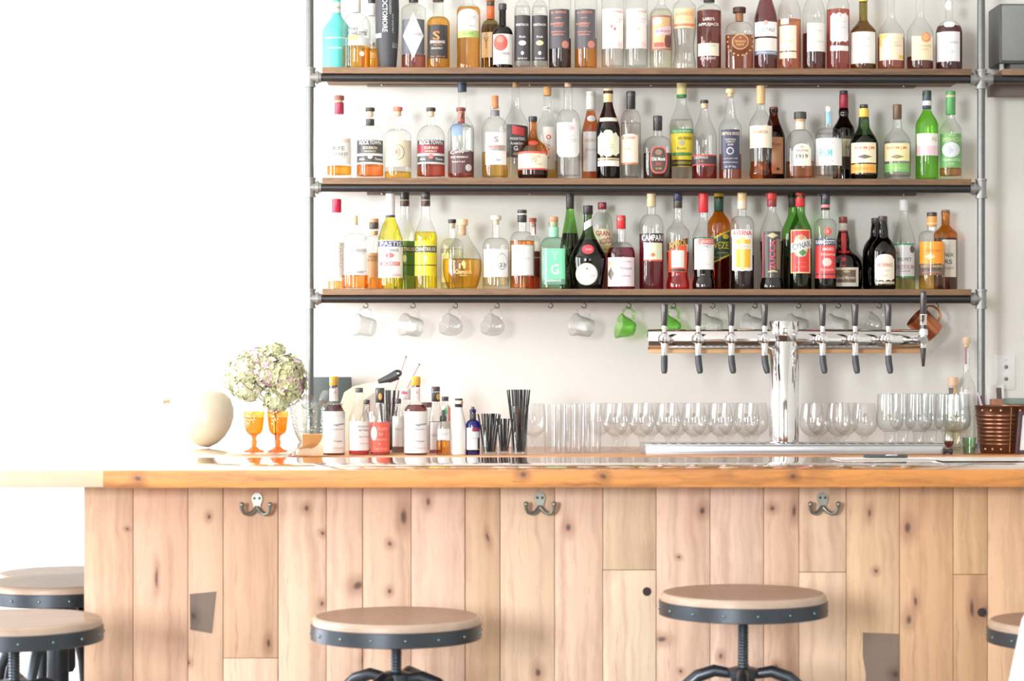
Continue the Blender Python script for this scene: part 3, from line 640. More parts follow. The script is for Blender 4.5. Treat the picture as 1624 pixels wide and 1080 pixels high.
# ---- middle shelf --------------------------------------------------------------------------------------------------
RED = (214, 52, 58)
b(1, 'f', 538, 39, 'clear bottle with a brown stopper and crimson neck band, low orange whiskey', ytop=152, ysh=206, ynk=188, wn=13, yglass=161, liq=((250, 160, 44), 264), base=9, caps=tcork(152, 159, 16, (158, 92, 80), 166, 11) + [(163, 181, 15, (172, 52, 84), 'neck_foil')],
  labels=[(520, 556, 220, 262, (250, 246, 242), V, [('RIVER', 545, 225, 5, (232, 196, 184), 20), ('RYE', 537, 237, 6.5, (120, 116, 110), 19), ('WHISKEY', 540, 246, 5.5, (130, 126, 120), 24), ('aged', 545, 251, 2.5, (180, 200, 120), 8)])])
for cx_, w_, top, mid, lq, lv, dd in ((587, 43, (74, 74, 78), (74, 74, 78), (236, 128, 62), 262, 'stout clear whiskey bottle with a black and silver banded label'), (683.5, 45, (80, 70, 74), (150, 44, 62), (176, 78, 58), 262, 'stout clear whiskey bottle with a maroon and black banded label')):
    x0, x1 = cx_ - w_ / 2 + 1, cx_ + w_ / 2 - 1.5
    b(1, 'f', cx_, w_, dd, ytop=171, ysh=222, ynk=199, wn=13, yglass=177, liq=(lq, lv), base=7, caps=tcork(171, 176.5, 15, (62, 60, 62), 185, 10) + ([(189, 199, 13.6, (60, 60, 64), 'neck_label')] if cx_ < 600 else []),
      labels=[(x0, x1, 224, 261, (232, 226, 226), V), (x0, x1, 224, 232, top, V, [('ROCK TOWN', cx_, 228, 6.5, WHT, w_ - 9)], 1), (x0, x1, 232, 245, mid, V, [('SOUR MASH' if cx_ > 600 else 'BOURBON', cx_, 236.5, 4.5, (236, 222, 196), 22), ('WHISKEY', cx_, 242, 3, (236, 222, 196), 20)], 1), (x0, x1, 249, 259, (78, 78, 80), V, [('Ark.', cx_ - 13, 254, 4, WHT, 9), ('Thomas', cx_ + 13, 254, 4, WHT, 12)], 1), (cx_ - 4, cx_ + 4, 246, 254, (236, 218, 196) if cx_ < 600 else (232, 120, 120), 'ellipse', [], 2)])
b(1, 'f', 631, 43, 'clear square-shouldered bottle with a beige label bearing a ring-shaped crest', ytop=170, ysh=216, ynk=205, wn=12, sty='f', yglass=177, liq=((236, 190, 70), 273), base=2, caps=tcork(170, 176, 15, (214, 120, 98), 184, 10),
  labels=[(611, 652, 224, 266, (226, 220, 194), V), (620, 642, 231, 256, (176, 170, 150), 'ellipse', [], 1), (622, 640, 233, 254, (226, 220, 194), 'ellipse', [('J', 628, 243, 6, RED, 3)], 2), (627, 635, 236, 251, (190, 182, 162), 'oval', [], 3)])
b(1, 'b', 733, 38, 'tall clear bottle with a dark blue cap standing behind the bottle with the bottle-neck drawing', ytop=130, ysh=205, ynk=178, wn=13, sty='s', caps=[(130, 146, 14.5, (58, 76, 96))], liq=((232, 236, 236), 200))
b(1, 'f', 731, 42, 'bottle with white slanted script over a dark label and blue paper seal', ytop=171, ysh=214, ynk=196, wn=12, yglass=177, liq=((164, 74, 54), 241), caps=tcork(171, 176.5, 15, (128, 66, 62), 184, 10), base=6,
  labels=[(726, 737, 178, 197, (160, 96, 80), V, [('J', 732, 185, 8, (60, 40, 40), 4)], 0, 'neck_label'), (716, 733, 197, 217, (130, 154, 184), V, [], 0, 'paper_seal'), (712, 750, 240, 276, (92, 62, 62), V, [('Coopers', 732, 242, 7, WHT, 36, 8), ('RYE WHISKEY', 729, 251, 3, WHT, 28), ('barrel', 727, 258, 3, (230, 210, 200), 20)]), (738, 748, 262, 273, (214, 208, 206), 'ellipse', [], 1)])
b(1, 'f', 785, 42, 'clear bottle of pale gold whisky with a white label and grey band, orange cork', ytop=152, ysh=212, ynk=186, wn=14, yglass=169, liq=((230, 182, 84), 242), caps=[(152, 172, 11, (222, 142, 100), 'cork')], base=6,
  labels=[(777.5, 792.5, 175, 185, (120, 120, 126), V, [], 0, 'neck_label'), (770, 803, 212, 263, (248, 248, 246), V, [('S', 787, 223, 9, (150, 110, 120), 7)]), (772, 802, 232, 241, (190, 188, 188), V, [('SPRINGFIELD', 787, 235, 4, (210, 110, 90), 26), ('single malt', 787, 239, 2.5, (120, 120, 120), 22)], 1), (781, 796, 253, 258, (180, 190, 210), 'diamond', [], 1)])
b(1, 'b', 818, 40, 'tall clear bottle with a black label carrying a red flag shape and pale lettering', ytop=131, ysh=200, ynk=166, wn=13, sty='s', yglass=133, caps=[(131, 139, 10, (216, 176, 122), 'cork')], liq=((236, 238, 230), 205),
  labels=[(803, 837, 200, 252, (66, 60, 62), 'slant', [('PRIVATEER', 821, 222, 4.5, WHT, 24), ('American', 820, 229, 5, WHT, 22), ('G', 818, 237, 7, WHT, 7), ('rum', 818, 246, 3, (220, 200, 180), 9)], 0, None, None, -1.5), (812, 832, 203, 216, (206, 66, 70), 'slant', [], 1, None, None, -2)])
b(1, 'f', 845, 48, 'squat amber-glass bottle with a cream label bordered in red and a red neck seal', ytop=185, g='amber', prof=[(282, 46), (278, 48), (250, 48.5), (240, 46), (230, 38), (222, 20), (212, 12.5), (194, 12.5), (188, 12.5)], liq=((70, 42, 34), 268), caps=[(185, 193, 14, (58, 54, 54))], base=2,
  labels=[(821.5, 868.5, 242, 271, (248, 240, 214), V, [('CURACAO', 847, 250, 5, (226, 170, 130), 20), ('72', 847, 256, 6, (226, 130, 90), 9), ('dry orange', 847, 262, 3, (220, 180, 150), 26)]), (821.5, 868.5, 242, 245.5, (226, 96, 84), V, [], 1), (821.5, 868.5, 268.5, 271, (226, 96, 84), V, [], 1), (838, 853, 224, 232, (214, 88, 82), 'ellipse', [], 0, 'wax_seal')])
b(1, 'b', 868, 34, 'clear wooden-stoppered bottle with a tall narrow white label behind the squat amber one', ytop=138, ysh=204, ynk=172, wn=12, sty='s', yglass=150, caps=[(138, 152, 13, (226, 176, 118), 'cork')], liq=((196, 152, 60), 256),
  labels=[(861, 880, 203, 270, (244, 244, 238), V, [('OXACA', 870, 238, 5, (170, 170, 170), 34, 90)]), (866, 874, 215, 223, (214, 96, 90), 'ellipse', [], 1), (868, 872, 217, 221, (246, 230, 226), 'ellipse', [], 2), (862, 872, 170, 175, (250, 250, 250), V, [('OAX', 867, 172.5, 3, (60, 60, 60), 8)], 0, 'neck_label')])
b(1, 'f', 901, 39, 'tall clear bottle with a flared neck and a shield-shaped white label', ytop=131, ysh=197, ynk=174, wn=14, yglass=132, caps=[(131, 138, 11, (230, 200, 170), 'cork')], liq=((240, 242, 240), 200), base=8,
  labels=[(883, 919, 196, 251, (247, 246, 245), 'taper', [('TERRA', 902, 217, 4, (214, 212, 214), 18), ('CITRUS', 904, 224, 5, (206, 204, 206), 20)], 0, None, None, 8), (894, 911, 201, 209, (226, 196, 204), 'ellipse', [], 1)])
b(1, 'b', 937, 30, 'slim amber bottle with a white cap, round neck tag and pale grey label', ytop=145, ysh=215, ynk=172, wn=14, sty='s', g='clear', liq=((186, 104, 58), 176), caps=[(145, 174, 15, (240, 238, 232))],
  labels=[(925, 948, 210, 273, (226, 226, 226), V, [('CACHACA', 937, 224, 5, (200, 170, 110), 20), ('doce', 937, 238, 6, (190, 180, 170), 18)]), (931, 945, 184, 194, (232, 232, 230), 'ellipse', [], 0, 'neck_tag')])
b(1, 'f', 964.5, 38, 'dark brown liqueur bottle with an ornate pale green label and gold cap', ytop=141, ysh=208, ynk=160, wn=14, sty='s', g='dkbrown', caps=[(141, 163, 15, (232, 204, 152))], liq=((84, 46, 42), 200),
  labels=[(951, 979, 188, 194, (244, 240, 220), 'slant', [], 0, 'neck_tag'), (948, 982, 210, 250, (238, 242, 214), 'ornate', [('T', 965, 221, 6, (110, 180, 190), 5), ('Licor', 965, 231, 4, (200, 200, 160), 18)], 0, None, None, 6), (955, 974, 208, 250, (240, 244, 216), 'oval', [('ron viejo', 965, 236, 3, (180, 180, 140), 15)], 1), (948, 982, 252, 255, (214, 190, 140), V), (948, 982, 256, 265, (248, 244, 236), V)])
b(1, 'f', 1000.5, 32, 'clear bottle with a black cap and a peach-coloured label', ytop=145, ysh=193, ynk=175, wn=14, caps=[(145, 173, 14.5, BLK)], liq=((240, 241, 238), 195), base=6,
  labels=[(985, 1012, 214, 259, (250, 226, 204), 'arch', [('EL DORADO', 997, 220, 4, (150, 110, 90), 20), ('rum', 995, 238, 4, (230, 150, 140), 10)], 0, None, None, 3), (985, 1012, 259, 262, (206, 130, 100), V)])
b(1, 'f', 1043, 46, 'squat square rum bottle with a black oval label outlined in red', ytop=184, ysh=236, ynk=216, wn=14, p=3.2, depth=.9, caps=[(184, 207, 14.5, (54, 52, 54))], liq=((84, 48, 40), 244), base=2,
  labels=[(1031, 1058, 234, 277, (226, 90, 86), 'oval'), (1033, 1056, 236, 275, (74, 64, 58), 'oval', [('Old Monk', 1044.5, 254, 6, WHT, 22), ('XXX', 1044.5, 262, 5, (222, 70, 70), 9), ('RUM', 1044.5, 269, 3, (190, 150, 110), 9)], 1), (1039, 1050, 239, 248, (150, 120, 92), 'ellipse', [], 2)])
b(1, 6.95, 1081, 38, 'tall clear rum bottle with a bright yellow label banded green and black', ytop=132, ysh=202, ynk=160, wn=15, sty='s', caps=[(132, 151, 16, (248, 238, 176)), (150, 155, 16.4, (70, 160, 90), 'cap_band')], liq=((240, 242, 234), 190), base=4,
  labels=[(1063.5, 1099, 207, 266, (250, 224, 62), V, [('AND NEPHEW', 1086, 221, 5, (90, 80, 50), 22), ('Rum', 1081, 237, 4, (120, 140, 60), 14)]), (1063.5, 1099, 206, 213, (86, 172, 104), V, [('WRAY & NEPHEW', 1081, 210, 4, (230, 240, 220), 30)], 1), (1077, 1086, 224, 233, (190, 190, 160), 'ellipse', [], 1), (1066, 1097, 243, 249, (90, 150, 80), 'ornate', [], 1, None, None, 1), (1063.5, 1099, 255, 265, (74, 70, 44), V, [('OVERPROOF', 1082, 260, 4, (240, 214, 70), 28)], 1)])
b(1, 'f', 1117, 40, 'clear sloping bottle with a low black label edged in red over red-brown spirit', ytop=159, ysh=222, ynk=172, wn=12, sty='s', yglass=163, liq=((146, 54, 44), 247), base=1, caps=tcork(159, 164, 13, BLK, 172, 10),
  labels=[(1098, 1136, 247, 264, (222, 60, 56), V), (1098, 1136, 249, 262, (68, 58, 60), V, [('LEOPOLD', 1112, 251.5, 4, (220, 214, 210), 22), ('12', 1112, 257, 3, (226, 90, 80), 6)], 1)])
b(1, 'f', 1158, 36, 'clear bottle with a wooden stopper and a tall navy-blue label', ytop=141, prof=[(282, 36), (205, 36), (198, 33), (190, 22), (182, 17), (172, 15.5), (163, 12), (152, 10.5), (146, 11)], liq=((176, 104, 66), 245), caps=[(141, 148, 14, (240, 210, 160), 'stopper'), (147, 154, 9, CK2, 'cork')], base=2,
  labels=[(1144, 1173, 207, 270, (62, 64, 92), V, [('SMITH & CROSS', 1158.5, 213.5, 5, (240, 226, 190), 27), ('TRADITIONAL', 1158.5, 223, 3, (220, 214, 200), 18), ('JAMAICA', 1158.5, 227, 3, (220, 214, 200), 14), ('RUM', 1158.5, 231, 3, (220, 214, 200), 8), ('pure pot still', 1158.5, 253, 3, (210, 206, 200), 22), ('distilled in Jamaica', 1158.5, 259, 3, (214, 210, 205), 24), ('57%', 1158.5, 266, 3, (214, 210, 205), 18)]), (1152, 1164, 235, 247, (200, 196, 196), 'ellipse', [], 1), (1154, 1162, 237, 245, (66, 68, 94), 'ellipse', [], 2)])
b(1, 'f', 1206.5, 38, 'clear round-shouldered bottle with gold foil and a cream label, amber low in its narrowed foot', ytop=136, prof=[(282, 34), (276, 37), (268, 34), (250, 34), (236, 36), (205, 38), (192, 34), (182, 22), (174, 14), (164, 13), (140, 13)], liq=((200, 112, 50), 257), caps=[(136, 165, 14, (230, 190, 134), 'neck_foil')], base=2,
  labels=[(1189, 1224, 201, 236, (250, 242, 218), V, [('HERMOSA', 1206, 211, 5, (190, 150, 90), 24), ('LA', 1203, 204, 4, (236, 190, 190), 8)])])
b(1, 'b', 1227, 36, 'dark brown bottle with a maroon cap and kraft label, behind the round-shouldered one', ytop=170, ysh=222, ynk=180, wn=13, sty='s', g='brown', caps=[(170, 177, 14, (132, 64, 60))], liq=((96, 54, 46), 200),
  labels=[(1224, 1242, 219, 277, (206, 150, 110), V, [('Root', 1232, 230, 6, (190, 60, 56), 15)]), (1231, 1237, 267, 272, (90, 70, 60), 'ellipse', [], 1)])
b(1, 'f', 1269, 46, 'wide clear decanter with a fat black stopper and an arched cream label with script numerals', ytop=178, ysh=238, ynk=206, wn=15, p=2.6, yglass=191, liq=((184, 120, 84), 257), base=6, caps=[(178, 189, 20, (70, 66, 66), 'stopper'), (188, 194, 15, (226, 180, 130), 'cork'), (193, 206, 15.6, (240, 232, 210), 'neck_label')],
  labels=[(1258, 1286, 230, 265, (248, 242, 222), 'arch', [('ANGOSTURA', 1272, 241, 3.4, (110, 100, 96), 19), ('1919', 1272, 250, 7, (90, 86, 90), 18)], 0, None, None, 9), (1268, 1276, 233, 237, (236, 170, 140), 'diamond', [], 1)])
b(1, 'f', 1314, 43, 'clear squat bottle with a large white label lettered in light blue', ytop=169, ysh=216, ynk=203, wn=12, sty='f', yglass=178, caps=[(169, 178, 9, (240, 238, 230), 'stopper')], liq=((242, 244, 242), 212), base=9,
  labels=[(1310, 1318, 178, 197, (148, 202, 226), V, [], 0, 'neck_strip'), (1294, 1335, 221, 264, (248, 249, 249), V, [('RUM', 1310, 244, 12, (130, 206, 218), 19), ('PRIVATE', 1312, 229, 2.5, (200, 206, 208), 20), ('SILVER', 1312, 257, 2.5, (200, 206, 208), 20)])])
b(1, 'b', 1338, 35, 'tall dark maroon bottle with a red neck foil, behind the white-and-blue rum label', ytop=144, prof=[(282, 35), (212, 35), (202, 32), (194, 22), (186, 15), (178, 16), (170, 14), (160, 13), (150, 12)], g='maroon', caps=[(144, 150, 13, BLK), (150, 174, 14.5, (176, 40, 66), 'neck_foil')], liq=((76, 44, 44), 200),
  labels=[(1334, 1354, 217, 270, (78, 70, 56), 'arch', [('GOSLINGS', 1344, 226, 3.5, (214, 196, 140), 16)], 0, None, None, 3), (1336, 1352, 222, 250, (214, 206, 178), V, [('1L', 1345, 235, 5, (90, 80, 60), 7)], 1)])
b(1, 'f', 1370, 45, 'dark green bottle with a yellow neck band, cream label and orange lower label', ytop=166, prof=[(282, 42), (278, 44), (232, 45), (222, 41), (212, 29), (204, 20), (198, 17.5), (190, 16.5), (180, 14), (170, 13)], g='dkgreen', caps=[(166, 173, 13, (60, 54, 48)), (172, 188, 15.5, (248, 206, 90), 'neck_band')], liq=((60, 58, 44), 215),
  labels=[(1350, 1389, 228, 260, (252, 240, 208), V, [('RHUM J.M', 1371, 237, 5.5, (226, 110, 90), 30)]), (1359, 1383, 247, 254, (120, 112, 100), 'diamond', [], 1), (1350, 1389, 262, 276, (248, 186, 92), V, [('VIEUX AGRICOLE', 1370, 269, 4, (236, 150, 70), 32)])])
b(1, 'f', 1423, 42, 'clear bottle with a brown cap, pale yellow label and green lower label', ytop=166, prof=[(282, 38), (277, 42), (230, 42.5), (220, 38), (211, 26), (205, 17), (198, 15), (190, 13.5), (170, 13)], caps=[(166, 189, 14, (110, 84, 62))], liq=((240, 242, 238), 225), base=8,
  labels=[(1403, 1442, 229, 257, (250, 240, 182), V, [('RHUM J.M', 1422, 237, 5.5, (226, 120, 90), 30)]), (1410, 1434, 247, 254, (150, 140, 110), 'diamond', [], 1), (1403, 1442, 261, 274, (132, 196, 110), V, [('AGRICOLE BLANC', 1423, 268, 3, (210, 226, 150), 24)])])
b(1, 'f', 1470, 36, 'bright green wine bottle with a navy and white neck foil and a pink-footed white label', ytop=144, ysh=200, ynk=172, wn=13, sty='s', g='bright', caps=[(144, 173, 14, (62, 74, 98), 'neck_foil'), (160, 168, 14.6, (236, 236, 232), 'foil_band')], liq=((190, 232, 138), 176),
  labels=[(1454, 1487, 213, 248, (248, 246, 240), V, [('AL', 1482, 222, 6, (200, 190, 150), 10)]), (1454, 1487, 233, 247, (242, 208, 220), V, [], 1)])
b(1, 'f', 1507.5, 35, 'clear bottle with green neck wax and a green label with a pale oval', ytop=145, ysh=208, ynk=186, wn=13, sty='s', caps=[(145, 182, 15.5, (92, 168, 100), 'neck_wax'), (151, 155, 16, (220, 200, 160), 'wax_band')], liq=((190, 124, 72), 267), base=9,
  labels=[(1491.5, 1524, 213, 267, (116, 176, 110), V, [('OLD', 1510, 215.5, 4, (206, 214, 160), 10), ('IPSWICH', 1509, 223, 6.5, (206, 214, 160), 28), ('TAVERN STYLE', 1509, 255, 4, (230, 236, 214), 28), ('RUM', 1509, 261, 3, (206, 214, 160), 8)]), (1494, 1522, 227, 251, (222, 228, 232), 'ellipse', [], 1), (1498, 1512, 232, 248, (190, 200, 210), 'diamond', [], 2)])
# ---- lowest shelf --------------------------------------------------------------------------------------------------
b(2, 'b', 534, 28, 'washed-out clear bottle with a red wax top at the left end of the lowest shelf', ytop=316, ysh=370, ynk=345, wn=11, caps=[(316, 337, 15, (214, 40, 74), 'wax_cap')], liq=((246, 176, 90), 446),
  labels=[(522, 546, 385, 440, (250, 246, 242), V, [('AMARO', 540, 405, 5, (206, 190, 180), 40, 90)])])
b(2, 'f', 563, 43, 'clear flat-shouldered bottle with a white label between thin dark rules, orange spirit', ytop=342, ysh=384, ynk=370, wn=10, sty='f', yglass=354, liq=((246, 150, 66), 437), base=3, caps=[(342, 357, 9, (232, 198, 164), 'cork')],
  labels=[(546, 582, 394, 437, (246, 245, 240), V, [('THE EXPEDITION', 566, 397.5, 3, (120, 120, 120), 28), ('batch 9', 566, 403, 2, (190, 190, 190), 24), ('KINGS COUNTY', 564, 433, 2.6, (80, 80, 84), 26)]), (547, 581, 399.5, 400.3, (140, 140, 140), V, [], 1), (547, 581, 430.6, 431.2, (140, 140, 140), V, [], 1)])
b(2, 'b', 593, 32, 'bottle with a banded wooden stopper and a kraft-brown label, mostly hidden', ytop=347, ysh=382, ynk=374, wn=13, yglass=364, liq=((246, 156, 64), 402), caps=[(347, 353, 15, (216, 160, 116), 'stopper'), (353, 363, 15, (84, 74, 72), 'stopper_band'), (366, 373, 13, (222, 164, 112), 'cork')],
  labels=[(583, 606, 403, 441, (214, 160, 108), V, [('MONK', 592, 408, 4.5, (150, 116, 86), 14), ('SHOULDER', 593, 413, 4.5, (150, 116, 86), 20)])])
b(2, 'f', 619, 40, 'cone-shouldered bottle of yellow-green aperitif with a white label headed in navy', ytop=307, prof=[(457, 39), (453, 40.5), (385, 40.5), (375, 37), (360, 27), (347, 16), (340, 13.5), (312, 13)], liq=((206, 196, 66), 344), caps=[(307, 321, 14.5, (240, 240, 242)), (320, 343, 15, (232, 232, 238), 'neck_label'), (341, 344.5, 15.4, (80, 84, 110), 'neck_rule')], base=1,
  labels=[(600, 638.5, 382, 441, (247, 247, 250), V, [('PROVENCE', 619, 398, 4, (90, 90, 96), 26)]), (600, 638.5, 383, 392, (66, 72, 110), V, [('PASTIS', 620, 387.6, 7, (250, 250, 250), 34)], 1), (611, 625, 402, 410, (232, 120, 118), 'ellipse', [('2', 617, 406, 4, WHT)], 1), (603, 634, 416, 422, (230, 90, 96), V, [('RICARDO', 619, 419, 4.4, WHT, 26)], 1), (604, 636, 435, 439, (244, 200, 200), V, [], 1)])
def char(row, cx, w, body, lab, lq, lv, dd):
    b(2, row, cx, w, dd, ytop=304, ysh=378, ynk=340, wn=14, sty='s', liq=(lq, lv), caps=[(304, 318, 14.5, (60, 50, 50)), (318, 327, 14.8, (80, 60, 52), 'neck_label'), (317, 318.5, 15.2, (200, 190, 150), 'neck_rule')], base=3,
      labels=[(cx - w / 2 + 1.5, cx + w / 2 - 1.5, 383, 438, lab, V), (cx - w / 2 + 1.5, cx + w / 2 - 1.5, 391, 401, (66, 62, 50), V, [('CHARTREUSE', cx, 396, 6, (246, 240, 206), w - 5)], 1), (cx - 3, cx + 3, 405, 417, (226, 226, 160), 'ellipse', [], 1), (cx - w / 2 + 1.5, cx + w / 2 - 1.5, 420.5, 422, (60, 60, 40), V, [], 1)])
char('b', 642, 36, 'pale', (86, 138, 62), (112, 138, 60), 436, 'green-labelled herbal liqueur bottle half hidden behind the yellow one')
char('f', 675, 37, 'clear', (244, 226, 52), (238, 216, 50), 368, 'bright yellow herbal liqueur bottle with a yellow label and dark cap')
b(2, 'b', 717, 36, 'pale clear bottle with a small black stopper behind the pear-shaped tequila', ytop=348, ysh=392, ynk=378, wn=11, yglass=355, liq=((230, 230, 196), 395), caps=tcork(348, 354, 13, (66, 64, 64), 362, 9),
  labels=[(700, 712, 402, 448, (240, 236, 170), V, [], 0)])
q = b(2, 'f', 733, 62, 'wide pear-shaped tequila bottle with golden spirit and gold print', ytop=348, prof=[(457, 46), (452, 51), (436, 60), (420, 62), (408, 59), (396, 47), (384, 31), (374, 20), (366, 17), (357, 16.5)], liq=((218, 168, 70), 411), caps=[(348, 357.5, 18, (240, 198, 154), 'stopper'), (357, 373, 12, (226, 176, 138), 'cork')], base=3, seg=32)
q.text(q.root, 0, 'Chamucos', 735, 432, 7, (244, 214, 150), 26); q.text(q.root, 0, 'tequila', 735, 438, 3, (244, 214, 150), 12)
q.label(731, 739, 414, 425, (240, 208, 140), 'diamond')
b(2, 'f', 786.5, 42, 'clear apothecary bottle with a white label and a round printed seal', ytop=342, ysh=388, ynk=377, wn=11, sty='f', yglass=348, liq=((236, 236, 226), 400), caps=[(342, 349, 17, (232, 224, 210), 'stopper'), (349, 356, 9, CK2, 'cork')], base=7,
  labels=[(767, 806, 396, 440, (248, 248, 246), V, [('spirits', 774, 422, 2.5, (200, 200, 200), 10)]), (788, 805, 402, 429, (196, 198, 202), 'ellipse', [], 1), (789.5, 803.5, 404, 427, (240, 240, 240), 'ellipse', [('23', 797, 421, 6, (110, 104, 110), 10)], 2)])
b(2, 'f', 828, 39, 'amber whiskey bottle with a thin-framed white label and black banded stopper', ytop=333, ysh=384, ynk=367, wn=13, yglass=352, liq=((226, 134, 62), 382), base=3, caps=[(333, 338.5, 15, (62, 60, 60), 'stopper'), (338, 342, 13, (238, 226, 204), 'cork'), (341, 352.5, 15, (60, 58, 60), 'stopper_band')],
  labels=[(811, 847, 389, 438, (190, 192, 192), V), (812.5, 845.5, 390.5, 436.5, (246, 246, 243), V, [('ST. GEORGE', 829, 411, 3, (210, 210, 206), 24)], 1)])
b(2, 'b', 845, 24, 'narrow bottle with a red stopper and maroon label behind the amber whiskey', ytop=346, ysh=384, ynk=374, wn=10, yglass=352, caps=tcork(346, 352, 12, (214, 110, 110), 360, 9), liq=((150, 62, 54), 420),
  labels=[(848, 850, 354, 372, (214, 110, 130), V, [], 0, 'neck_strip'), (834, 856, 399, 440, (150, 60, 62), V, [], 0), (834, 856, 408, 410, (232, 200, 190), V, [], 1)])
q = b(2, 'f', 878, 44, 'square mint-green bottle with a copper stopper and mint label', ytop=344, ysh=396, ynk=376, wn=15, p=4.5, depth=.85, g='mint', yglass=352, caps=[(344, 351.5, 15, (216, 150, 118), 'stopper'), (351, 360, 12, (230, 196, 160), 'cork'), (360, 377, 16, (150, 222, 180), 'neck_foil')], liq=((214, 238, 226), 398), base=3,
  labels=[(862, 896, 395, 452, (122, 218, 172), V, [('G', 880, 428, 16, (226, 246, 234), 13), ('Y', 880, 406, 14, (176, 234, 206), 12)]), (862, 896, 443, 452, (96, 150, 134), V, [('GREENHOOK', 878, 445.5, 4, (236, 244, 240), 24)], 1)])
b(2, 'b', 904, 33, 'tall slender green wine-style bottle with a dark foil', ytop=307, prof=[(457, 32), (450, 33), (395, 32), (380, 28), (366, 23), (350, 17), (335, 13), (312, 12)], g='green', caps=[(307, 331, 13, (66, 68, 68), 'neck_foil')], liq=((62, 44, 50), 370),
  labels=[(896, 904, 420, 444, (70, 70, 74), V, [('750', 900, 432, 3, (190, 190, 190), 16, 90)])])
b(2, 'f', 932.5, 57, 'dark green long-necked bell-shaped liqueur bottle with a red wax seal and round white label', ytop=326, prof=[(457, 44), (452, 47), (430, 53), (412, 57), (404, 54), (392, 42), (378, 26), (368, 17.5), (356, 14.5), (345, 13), (334, 12.5)], g='dkgreen', depth=.85, liq=((40, 44, 36), 380), caps=[(326, 340, 15.5, (52, 44, 46), 'ribbed_cap')], seg=32,
  labels=[(923, 942, 389, 404, (216, 66, 84), 'ellipse', [('DOM', 933, 396.5, 4, (244, 180, 180), 10)], 0, 'wax_seal'), (926, 939, 350, 362, (244, 246, 248), 'slant', [], 0, 'neck_ribbon', None, 4), (913, 948, 418, 453, (210, 206, 190), 'ellipse'), (914.5, 946.5, 419.5, 451.5, (248, 248, 250), 'ellipse', [('B&B', 938, 438, 3, (214, 200, 206), 10)], 1), (929, 933, 425, 429, (226, 130, 140), 'ellipse', [], 2)])
b(2, 'b', 955, 34, 'clear bitter-liqueur bottle with a maroon cap and a cream label with red lettering', ytop=321, ysh=362, ynk=337, wn=13, caps=[(321, 332, 14, (150, 40, 56))], liq=((150, 96, 70), 400),
  labels=[(940, 970, 364, 402, (248, 234, 196), 'arch', [('GRAN', 956, 371, 8, (176, 60, 56), 22), ('CLASSICO', 957, 384, 9, (176, 66, 60), 28, 12)], 0, None, None, 5), (940, 970, 390, 402, (220, 208, 120), V, [('bitter', 955, 396, 3, (150, 110, 70), 14)], 1)])
b(2, 'f', 985, 45, 'round-shouldered bottle of purple sloe liqueur with a pinkish botanical label and red cap', ytop=342, ysh=406, ynk=384, wn=14, p=2.4, caps=[(342, 363, 14.5, (222, 52, 60))], liq=((150, 48, 74), 393), base=1,
  labels=[(964, 1006, 409, 455, (246, 234, 240), V, [('SLOE GIN', 992, 416, 3, (196, 150, 166), 18), ('Plymouth', 993, 427, 6, (170, 150, 170), 18), ('Sloe', 993, 438, 4, (190, 150, 170), 14)]), (964, 974, 424, 446, (110, 104, 90), 'diamond', [], 1), (966, 972, 414, 424, (196, 200, 150), 'ellipse', [], 1)])
q = b(2, 'f', 1033, 39, 'tall clear bottle of crimson bitter with pale green label under white block lettering', ytop=307, ysh=362, ynk=340, wn=13.5, caps=[(307, 328, 14.5, (232, 212, 166))], liq=((142, 42, 64), 371), base=1,
  labels=[(1021, 1050, 386, 415, (228, 236, 202), V, []), (1021, 1050, 412.5, 415, (220, 84, 70), V, [], 1), (1032, 1039, 402, 408, (200, 130, 80), 'ellipse', [], 1), (1017, 1052, 371, 384.5, (62, 50, 58), V, [('CAMPARI', 1034.5, 378, 9.5, (250, 250, 250), 33)], 1)])
b(2, 'f', 1075, 36, 'bottle of orange-red aperitivo with an orange frame label and slanted gold lettering', ytop=307, prof=[(457, 37), (450, 37), (438, 32), (428, 33), (405, 36), (372, 36.5), (365, 34), (359, 24), (352, 15), (340, 13), (318, 13)], caps=[(307, 318, 14.5, (46, 54, 92)), (318, 330, 14, (74, 64, 60), 'neck_label')], liq=((226, 58, 48), 400), base=1,
  labels=[(1060, 1089, 388, 432, (236, 92, 48), V), (1065, 1085, 398, 425, (226, 232, 222), V, [], 1), (1058.5, 1091, 383, 393, (66, 56, 56), 'slant', [('APEROL', 1075, 387.5, 10.5, (250, 176, 66), 29, 12)], 2, None, None, 5), (1062, 1088, 427, 431, (70, 60, 60), 'oval', [], 1)])
b(2, 'f', 1115.5, 36, 'red-capped bottle of black bitter with a plain white label headed by a red band', ytop=307, prof=[(457, 36), (450, 36), (438, 31), (425, 33), (385, 35), (372, 33), (362, 24), (352, 16), (344, 13.5), (320, 13)], caps=[(307, 337, 15.5, (222, 50, 60))], liq=((54, 42, 44), 378), base=1,
  labels=[(1101, 1132, 378, 428, (247, 246, 244), V, [('FERNET', 1117, 391, 5, (170, 168, 176), 24), ('amaro', 1117, 397, 2.5, (210, 210, 210), 12), ('speciale', 1120, 420, 2.5, (226, 210, 150), 14)]), (1107, 1132, 380, 388, (222, 70, 62), V, [('LUXARDO', 1119.5, 384, 5.5, (250, 236, 230), 23)], 1), (1101, 1132, 377, 379.5, (70, 110, 80), V, [], 1)])
